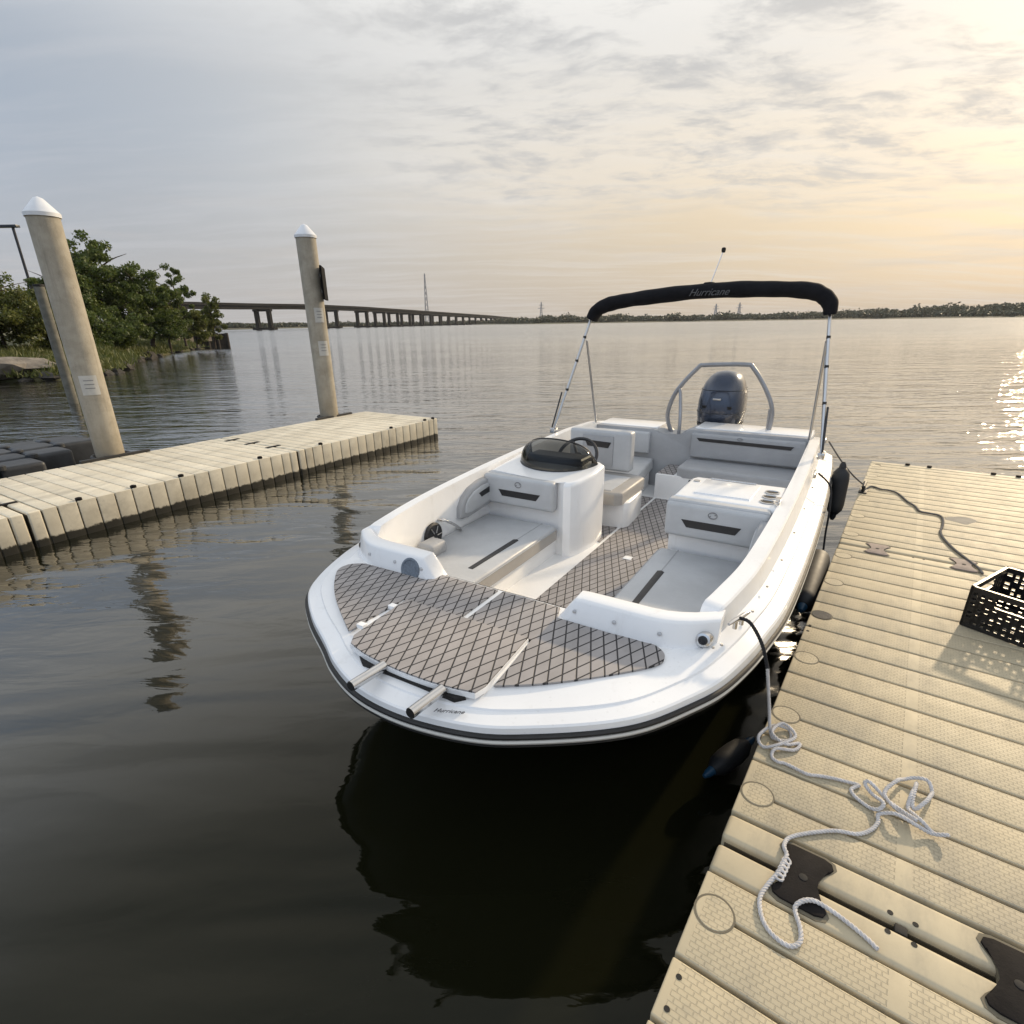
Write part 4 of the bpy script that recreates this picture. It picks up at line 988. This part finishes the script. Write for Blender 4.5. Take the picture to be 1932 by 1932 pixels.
# rough grass hanging over the bank edge
def grass():
    r = np.random.default_rng(5); n = 42000; i = r.integers(4, 66, n); base = np.array([tuple(p) for p in shc])[i]
    d = r.random(n) ** 1.4 * 6.0 + .1; P = base + np.array([-.80, .60, 0]) * d[:, None] + r.normal(size=(n, 3)) * np.array([.35, .35, 0])
    P[:, 2] = np.interp(d, [0, .8, 1.8, 4, 9], [.1, .38, .58, .8, 1.1]) - .05
    hgt = r.uniform(.10, .36, n) * (.5 + np.abs(np.sin(P[:, 0] * 1.3 + P[:, 1] * .7)))
    a = r.uniform(0, 6.28, n); w = .035 + .03 * r.random(n)
    sx = np.stack([np.cos(a) * w, np.sin(a) * w, 0 * a], 1); tip = P + np.stack([r.normal(size=n) * .35 * hgt, r.normal(size=n) * .35 * hgt, hgt], 1)
    co = np.stack([P - sx, P + sx, tip], 1).reshape(-1, 3)
    tag(np_quads('bank_grass', co, GRASSM, None, 3), 'rough yellow-green grass along the left bank', kind='stuff')
grass()
# dark timber bulkhead reaching into the river
bh = empty('timber_bulkhead', (0, 0, 0)); tag(bh, 'dark timber bulkhead at the tip of the wooded bank', 'bulkhead')
A, B_ = Vector((-35.0, 51.5, 0)), Vector((-28.7, 58.9, 0)); dirb = (B_ - A).normalized(); nb = Vector((dirb.y, -dirb.x, 0)); Lb = (B_ - A).length
k = 0
while k * .95 < Lb:
    p = A + dirb * (k * .95) + nb * .12; tube('post', [p + Vector((0, 0, -1)), p + Vector((0, 0, 1.35 + .5 * random.random() * (k % 3 == 0)))], .17, WOODD, bh, 8); k += 1
Mb0 = Matrix.Translation(A) @ Matrix.Rotation(math.atan2(dirb.y, dirb.x), 4, 'Z')
bm = bmesh.new(); bm_box(bm, (-5.5, .02, -.5), (Lb - .05, 1.15, 1.18), Mb0); bm_obj('fill_wall', bm, WOODD, bh)
PALEB = material('sunlit_boards', (.36, .29, .21), .8, var=.3, vscale=2)  # paler wood colour stands in for sunlight on the boards
Mb = Matrix.Translation(A) @ Matrix.Rotation(math.atan2(dirb.y, dirb.x), 4, 'Z')
for j in range(5):
    z = -.2 + j * .28
    bm = bmesh.new(); bm_box(bm, (-1.5, -.06, z), (Lb, .0, z + .25), Mb); bm_obj('wale_plank', bm, WOODD, bh)
bm = bmesh.new(); bm_box(bm, (4.6, -.34, .55), (6.2, -.24, 1.25), Mb); bm_obj('sunlit_board', bm, PALEB, bh)
bm = bmesh.new(); bm_box(bm, (7.0, -.34, .62), (7.9, -.24, 1.2), Mb); bm_obj('sunlit_board', bm, PALEB, bh)
bm = bmesh.new(); bm_box(bm, (-6, .0, 1.19), (Lb, 1.2, 1.3), Mb); bm_obj('cap_planks', bm, WOODD, bh)
# lamp post
lpz = az(-38.75, 46); lpo = empty('lamp_post', lpz); tag(lpo, 'tall dark lamp post with a flat head above the bushes at left', 'lamp post')
tube('post', [(0, 0, 0), (0, 0, 7.55)], .075, COWLD, lpo, 10)
box('lamp_head', (-1.25, -.16, 7.5), (.32, .16, 7.64), COWLD, lpo, bev=.03)

# ------------------------------------------------------------------ bridge
br = empty('road_bridge', (0, 0, 0)); tag(br, 'long low road bridge on concrete piers crossing the far river', 'bridge')
def bx(t): return Vector((-151 + 175 * t, 330 + 770 * t, 0))
bdir = Vector((175, 770, 0)).normalized(); bnv = Vector((bdir.y, -bdir.x, 0))
def bh_(t): return float(np.interp(t, [-.35, -.1, 0, .08, .17, .3, .69, 1.0, 1.15], [11.0, 12.3, 13.2, 14.3, 14.5, 13.7, 11.2, 7.6, 5.0]))
ts = [-.35 + 1.5 * k / 60 for k in range(61)]
def strip(name, prof, m): loft(name, [[bx(t) + bnv * a + Vector((0, 0, bh_(t) + z)) for a, z in prof] for t in ts], m, br, closed=True, cap=True, auto=30)
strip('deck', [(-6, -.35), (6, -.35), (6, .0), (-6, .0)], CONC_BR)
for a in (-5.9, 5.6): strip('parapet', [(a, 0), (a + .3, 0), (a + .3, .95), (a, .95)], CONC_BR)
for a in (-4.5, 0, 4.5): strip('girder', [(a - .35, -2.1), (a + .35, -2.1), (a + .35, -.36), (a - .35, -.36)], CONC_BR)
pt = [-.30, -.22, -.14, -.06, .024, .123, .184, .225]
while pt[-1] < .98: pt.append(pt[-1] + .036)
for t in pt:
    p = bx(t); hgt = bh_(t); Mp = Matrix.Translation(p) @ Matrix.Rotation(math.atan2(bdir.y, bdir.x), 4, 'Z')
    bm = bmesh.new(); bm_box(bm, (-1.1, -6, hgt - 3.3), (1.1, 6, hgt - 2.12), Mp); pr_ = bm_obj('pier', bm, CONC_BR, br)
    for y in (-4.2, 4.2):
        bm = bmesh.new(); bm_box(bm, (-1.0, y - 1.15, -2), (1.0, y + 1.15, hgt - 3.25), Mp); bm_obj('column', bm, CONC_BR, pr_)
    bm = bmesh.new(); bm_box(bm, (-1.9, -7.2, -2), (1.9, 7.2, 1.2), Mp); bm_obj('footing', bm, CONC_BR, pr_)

# masts and pylons beyond
def lattice(name, label, p, h, w, arms, group=None):
    e = empty(name, p); tag(e, label, 'mast', group); bm = bmesh.new(); th = max(.25, w * .09)
    n = 9; cor = [(-1, -1), (1, -1), (1, 1), (-1, 1)]
    def c(q, k): f = w / 2 * (1 - .88 * k / n); return Vector((cor[q % 4][0] * f, cor[q % 4][1] * f, h * k / n))
    for q in range(4): bm_tube(bm, [c(q, 0), c(q, n)], th, 4)
    for k in range(n):
        for q in range(4): bm_tube(bm, [c(q, k), c(q + 1, k + 1)], th * .6, 4)
    bm_obj('lattice', bm, STEELM, e)
    for z, L in arms:
        bm = bmesh.new(); bm_tube(bm, [Vector((-L, 0, h * z)), Vector((L, 0, h * z))], th * .9, 4); bm_obj('cross_arm', bm, STEELM, e)
lattice('lattice_mast', 'tall pale lattice mast rising behind the bridge', (-196, 1400, 0), 112, 9, [])
lattice('power_pylon', 'small pale pylon left of centre under the canvas boot', (12.8 / 100 * 1300 * 2.78, 1300, 0), 34, 7, [(.7, 7), (.85, 5)], 'small pylons beyond the far shore')
lattice('power_pylon', 'small pale pylon right of centre under the canvas boot', (515, 1300, 0), 36, 7, [(.7, 7), (.85, 5)], 'small pylons beyond the far shore')
lattice('power_pylon', 'small pale pylon where the bridge meets the far shore', (70, 1250, 0), 42, 7, [(.7, 7), (.85, 5)], 'small pylons beyond the far shore')

# ------------------------------------------------------------------ far shore
def far_h(a): return float(np.interp(a, [-35, -24, -12, -4, 0, 4, 10, 18, 26, 31, 36, 42, 52, 65], [2, 2, 2, 2, 2.5, 3, 3, 3, 3.5, 5, 7, 9, 11, 11]))
def far_d(a): return float(np.interp(a, [-40, -25, -13, -5, 2, 12, 26, 42, 65], [450, 480, 700, 820, 610, 640, 680, 600, 560]))
rings = []
for k in range(106):
    a = -40 + k; d = far_d(a) + 9 * math.sin(k * .8) + 5 * math.sin(k * 2.1); u = az(a, 1); hh = far_h(a)
    rings.append([u * (d + o) + Vector((0, 0, z)) for o, z in ((-6, -1), (0, .2), (6, .7), (40, 1.2), (90, hh * .6 + 1), (220, hh + 1.5), (420, hh + 2))])
tag(loft('far_shore', rings, MARSH, auto=180), kind='structure')
def far_wood():
    r = np.random.default_rng(3); cs, rd = [], []
    for k in range(5200):
        a = r.uniform(-39, 62); hh = far_h(a)
        o = r.choice([30, 60, 110, 200], p=[.3, .3, .2, .2]) * r.uniform(.6, 1.3); d = far_d(a) + o
        g = float(np.interp(o, [0, 40, 90, 220], [.5, 1.2, hh * .6 + 1, hh + 1.5]))
        ht = r.uniform(2.6, 4.4) * (1 + .35 * math.sin(a * 1.9) * math.sin(a * .7)) * (1.25 if 2 < a < 12 else 1)
        ht *= float(np.interp(a, [-40, -8, 2], [.45, .5, 1]))
        if r.random() < .03: ht *= 1.7
        p = az(a, d); cs.append((p.x, p.y, g + ht * .55)); rd.append(max(1.2, ht * .62))
    q = leaf_cloud(np.array(cs), np.array(rd), 18, 2.8, r, .95)
    tag(np_quads('far_wood', q, FARLEAF), 'dark belt of far-off trees along the opposite shore', kind='stuff')
far_wood()

# ------------------------------------------------------------------ haze over the river
hm = bpy.data.materials.new('river_haze'); hm.use_nodes = True; hn = hm.node_tree; hn.nodes.clear()
ho = hn.nodes.new('ShaderNodeOutputMaterial'); hv = hn.nodes.new('ShaderNodeVolumePrincipled'); hn.links.new(hv.outputs[0], ho.inputs['Volume'])
hv.inputs['Color'].default_value = (.86, .87, .90, 1); hv.inputs['Density'].default_value = .0001; hv.inputs['Anisotropy'].default_value = .2
bm = bmesh.new(); bm_box(bm, (-1300, -400, -3.2), (1300, 1700, 125)); hz_ = bm_obj('haze', bm, hm); tag(hz_, 'thin pale haze hanging over the whole river', kind='stuff')

# ------------------------------------------------------------------ things on the dock
def resample(P, step):
    out = [P[0]]; acc = 0.0
    for a, b in zip(P, P[1:]):
        L = (b - a).length
        if L < 1e-7: continue
        d = step - acc
        while d <= L: out.append(a.lerp(b, d / L)); d += step
        acc = L - (d - step)
    out.append(P[-1]); return out
def rope(name, pts, r, mat, label, k=8, seg=8, cat='rope', group=None, twist=.034):
    """three laid strands"""
    P = resample(catmull(pts, k), .0045); bm = bmesh.new(); n = len(P); prev = None; fr = []
    for i in range(n):
        t = (P[min(i + 1, n - 1)] - P[max(i - 1, 0)]).normalized()
        u = t.orthogonal().normalized() if prev is None else (prev - t * prev.dot(t)).normalized()
        prev = u; fr.append((u, t.cross(u)))
    rs = random.Random(len(pts)); ph0 = rs.uniform(0, 6)
    for q in range(3):
        path = []
        for i in range(n):
            a = 2 * math.pi * (i * .0045 / twist + q / 3) + ph0
            path.append(P[i] + (fr[i][0] * math.cos(a) + fr[i][1] * math.sin(a)) * r * .50)
        bm_tube(bm, path, r * .60, 6)
    o = bm_obj(name, bm, mat, None, True); tag(o, label, cat, group); return o
rz = DZ + .0075
def S(s, t, z=rz): return DW(s, t, z)
def BW(u, v, z):
    return Vector((-.095, 2.284, 0)) + Vector((math.cos(BH), math.sin(BH), 0)) * u + Vector((math.sin(BH), -math.cos(BH), 0)) * v + Vector((0, 0, z))
# bow line: dark eye splice at the cleat, then white down to the dock edge, a loose knot and a tail
tube_dark = [BW(.20, 1.055, .79), BW(.19, 1.10, .785), BW(.165, 1.155, .72), BW(.15, 1.19, .63)]
o = rope('bow_line', tube_dark, .0072, ROPED, 'dark spliced end of the bow line on the boat cleat', 6)
pe = tube_dark[-1]
dockpt = S(.60, .025, DZ + .015)
o = rope('bow_line', [pe, pe.lerp(dockpt, .3), pe.lerp(dockpt, .65), dockpt, S(.57, .05), S(.60, .10), S(.66, .085), S(.63, .03, rz + .015), S(.54, -.005, rz + .012), S(.50, .02), S(.53, .07, rz + .014), S(.62, .115, rz + .012), S(.66, .06, rz + .02), S(.58, .035, rz + .02), S(.55, .09, rz + .012), S(.60, .135), S(.55, .125), S(.505, .065, rz + .01), S(.465, .06), S(.448, .085), S(.455, .105), S(.452, .14)], .0065, ROPE, 'white bow line dropping to a loose knot on the dock edge', 8)
coil = [(.452, .14), (.446, .187), (.465, .23), (.478, .267), (.487, .305), (.495, .347), (.478, .335), (.452, .325), (.425, .345), (.405, .385), (.398, .410), (.425, .418), (.47, .385), (.497, .36), (.50, .375), (.47, .43), (.43, .48), (.405, .512), (.43, .475), (.48, .42), (.56, .45), (.61, .475), (.628, .505), (.625, .54), (.60, .557), (.56, .55), (.51, .535), (.475, .508), (.50, .50), (.56, .505), (.615, .512), (.575, .507), (.52, .495), (.47, .49), (.44, .505), (.41, .525), (.40, .56), (.402, .588), (.392, .59), (.395, .555), (.39, .52), (.395, .46), (.40, .425), (.385, .41), (.353, .412), (.305, .395), (.262, .36), (.235, .30), (.18, .235), (.138, .195), (.11, .178), (.07, .176), (.045, .188), (.01, .186), (-.03, .180), (-.09, .160), (-.144, .152), (-.20, .172), (-.228, .205), (-.233, .246), (-.205, .268), (-.165, .262), (-.115, .240), (-.085, .255), (-.066, .285), (-.064, .331), (-.075, .37), (-.09, .41), (-.106, .438)]
zz = []
for i, (s, t) in enumerate(coil):
    z = rz
    if 10 <= i <= 42: z = rz + .006 + .010 * ((i * 7) % 3)
    if abs(s) < .1 and .17 < t < .32: z = DZ + .0155
    zz.append(S(s, t, z))
rope('mooring_rope', zz, .0065, ROPE, 'long white mooring rope coiled then looping round the near coupler', 6)
# frayed whipping where the rope hitches the coupler
bm = bmesh.new()
for k in range(5):
    c = S(.02 - .017 * k, .192 - .002 * k, DZ + .0165); bm_tube(bm, [c + Vector((.011 * math.cos(a), .011 * math.sin(a), .002 * math.sin(2 * a))) for a in [2 * math.pi * j / 10 for j in range(10)]], .004, 6, True)
o = bm_obj('rope_hitch', bm, ROPE, None, True); tag(o, 'small white hitch of rope at the coupler edge', 'rope')
# far rope along the dock to the stern
far = [(2.93, .83), (3.02, .815), (3.16, .76), (3.34, .69), (3.55, .635), (3.70, .62), (3.85, .635), (4.05, .64), (4.15, .617), (4.17, .55), (4.19, .484), (4.34, .445), (4.45, .39), (4.70, .307), (4.77, .23), (4.77, .17), (4.83, .11), (4.82, .075), (4.70, .05), (4.64, .035)]
rope('dock_line', [S(s, t, DZ + .010) for s, t in far], .008, ROPEG, 'grey weathered rope snaking from the crate to the far dock cleat', 6)
cl_ = empty('dock_cleat', DW(4.62, .03, DZ), DH); tag(cl_, 'small black cleat on the far dock edge by the stern', 'cleat')
bm = bmesh.new(); bm_tube(bm, [(-.10, 0, .07), (-.05, 0, .06), (.05, 0, .06), (.10, 0, .07)], .016, 8)
for x in (-.035, .035): bm_tube(bm, [(x, 0, 0), (x, 0, .06)], .014, 8)
bm_obj('horns', bm, RUB, cl_, True); box('base_plate', (-.07, -.035, 0), (.07, .035, .012), RUB, cl_, bev=.004)
st_a = BW(3.75, 1.17, .86); st_b = DW(4.62, .03, DZ + .065)
rope('stern_line', [st_a, st_a.lerp(st_b, .35) + Vector((0, 0, -.03)), st_a.lerp(st_b, .7) + Vector((0, 0, -.03)), st_b], .007, ROPEG, 'thin grey stern line from the boat to the far dock cleat', 6, 6)
sp = [BW(2.5, 1.17, .86), BW(2.47, 1.26, .78), BW(2.42, 1.285, .62), BW(2.40, 1.29, .45), BW(2.40, 1.30, .30)]
rope('fender_line', sp, .007, ROPED, 'dark line hanging over the boat side to a fender', 6, 6)
# dock cleat plates
# fenders
def fender(label, c, axis, L, r, endmat=BLUE):
    e = empty('fender', c); q = Vector(axis).normalized().to_track_quat('Z', 'Y'); e.rotation_mode = 'QUATERNION'; e.rotation_quaternion = q
    tag(e, label, 'fender', 'black boat fenders')
    lathe('fender_body', [(.0, -L / 2), (r * .5, -L / 2 + .01), (r * .9, -L / 2 + .05), (r, -L / 2 + .10), (r, L / 2 - .10), (r * .9, L / 2 - .05), (r * .5, L / 2 - .01), (0, L / 2)], FEND, e, seg=24)
    for s in (-1, 1):
        lathe('fender_end', [(r * .42, s * (L / 2 - .012)), (r * .36, s * (L / 2 + .02)), (r * .18, s * (L / 2 + .045)), (0, s * (L / 2 + .047))], endmat, e, seg=16)
fender('black fender hanging amidships between boat and dock', BW(1.95, 1.265, .27), Vector((math.cos(BH - .05), math.sin(BH - .05), .12)), .74, .075)
fender('black fender standing at the stern quarter of the boat', BW(3.35, 1.315, .52), Vector((.03, .05, 1)), .42, .068, FEND)
fender('dark fender with blue end under the bow by the dock', BW(.25, 1.10, .06), Vector((math.cos(R(33)), math.sin(R(33)), .10)), .26, .05)
# crate
cr0 = Vector((2.078, .682)); ang = math.atan2(.106, .247)   # front edge leaves the corner mostly across the dock
crate = empty('milk_crate', DW(cr0.x, cr0.y, DZ), DH - ang); tag(crate, 'black plastic milk crate standing on the beige dock', 'crate')
CW, CD, CHh = .40, .45, .235
def panel(name, p0, ux, L, h, z0, cols, rows, solid_top=.03):
    bm = bmesh.new(); ux = Vector(ux); nx = Vector((-ux.y, ux.x, 0)); th = .008; p0 = Vector(p0)
    def bar(a0, a1, z0_, z1_, t=th):
        c = [p0 + ux * a + nx * o + Vector((0, 0, z)) for o in (0, t) for a, z in ((a0, z0_), (a1, z0_), (a1, z1_), (a0, z1_))]
        v = [bm.verts.new(x) for x in c]
        for f in ((0, 1, 2, 3), (7, 6, 5, 4), (0, 4, 5, 1), (1, 5, 6, 2), (2, 6, 7, 3), (3, 7, 4, 0)): bm.faces.new([v[i] for i in f])
    bar(0, L, z0, z0 + .022, th + .004); bar(0, L, z0 + h - solid_top, z0 + h, th + .006)
    bar(0, .016, z0 + .0222, z0 + h - solid_top - .0002, th + .004); bar(L - .016, L, z0 + .0222, z0 + h - solid_top - .0002, th + .004)
    hs = L * .30; hz0 = z0 + h - solid_top - .052
    w = (L - .032) / cols; hh = (h - .022 - solid_top)
    for k in range(1, cols): 
        a = .016 + w * k
        if hs < a < L - hs: bar(a - .0075, a + .0075, z0 + .0224, hz0 - .010)
        else: bar(a - .0075, a + .0075, z0 + .0224, z0 + h - solid_top - .0004)
    for k in range(1, rows):
        z = z0 + .022 + hh * k / rows
        if z > hz0 - .012: bar(.0165, hs, z - .0065, z + .0065, th * .8); bar(L - hs, L - .0165, z - .0065, z + .0065, th * .8)
        else: bar(.0165, L - .0165, z - .0065, z + .0065, th * .8)
    bar(hs, L - hs, hz0 - .0098, hz0, th * 1.5)
    # diagonal webs give the woven look
    for k in range(cols):
        for j in range(rows - 1):
            if (k * 2 + j) % 3 == 0 and not (hs < .016 + w * k < L - hs and j > rows - 3):
                a0 = .018 + w * k; z0_ = z0 + .024 + hh * j / rows
                bar(a0, a0 + w * .95, z0_, z0_ + hh / rows * .9, th * .45)
    return bm_obj(name, bm, CRATE, crate)
# local axes: x along the side, -y across (front face)
panel('side_panel', (0, 0, 0), (0, -1, 0), CW, CHh, .004, 12, 7)
panel('side_panel', (CD, -CW, 0), (0, 1, 0), CW, CHh, .004, 12, 7)
panel('side_panel', (CD, 0, 0), (-1, 0, 0), CD, CHh, .004, 13, 7)
panel('side_panel', (0, -CW, 0), (1, 0, 0), CD, CHh, .004, 13, 7)
bm = bmesh.new()
for k in range(9): bm_box(bm, (.01, -.012 - k * .047, .004), (CD - .01, -.026 - k * .047, .012))
for k in range(10): bm_box(bm, (.012 + k * .047, -CW + .01, .0125), (.026 + k * .047, -.01, .0195))
bm_obj('crate_floor', bm, CRATE, crate)
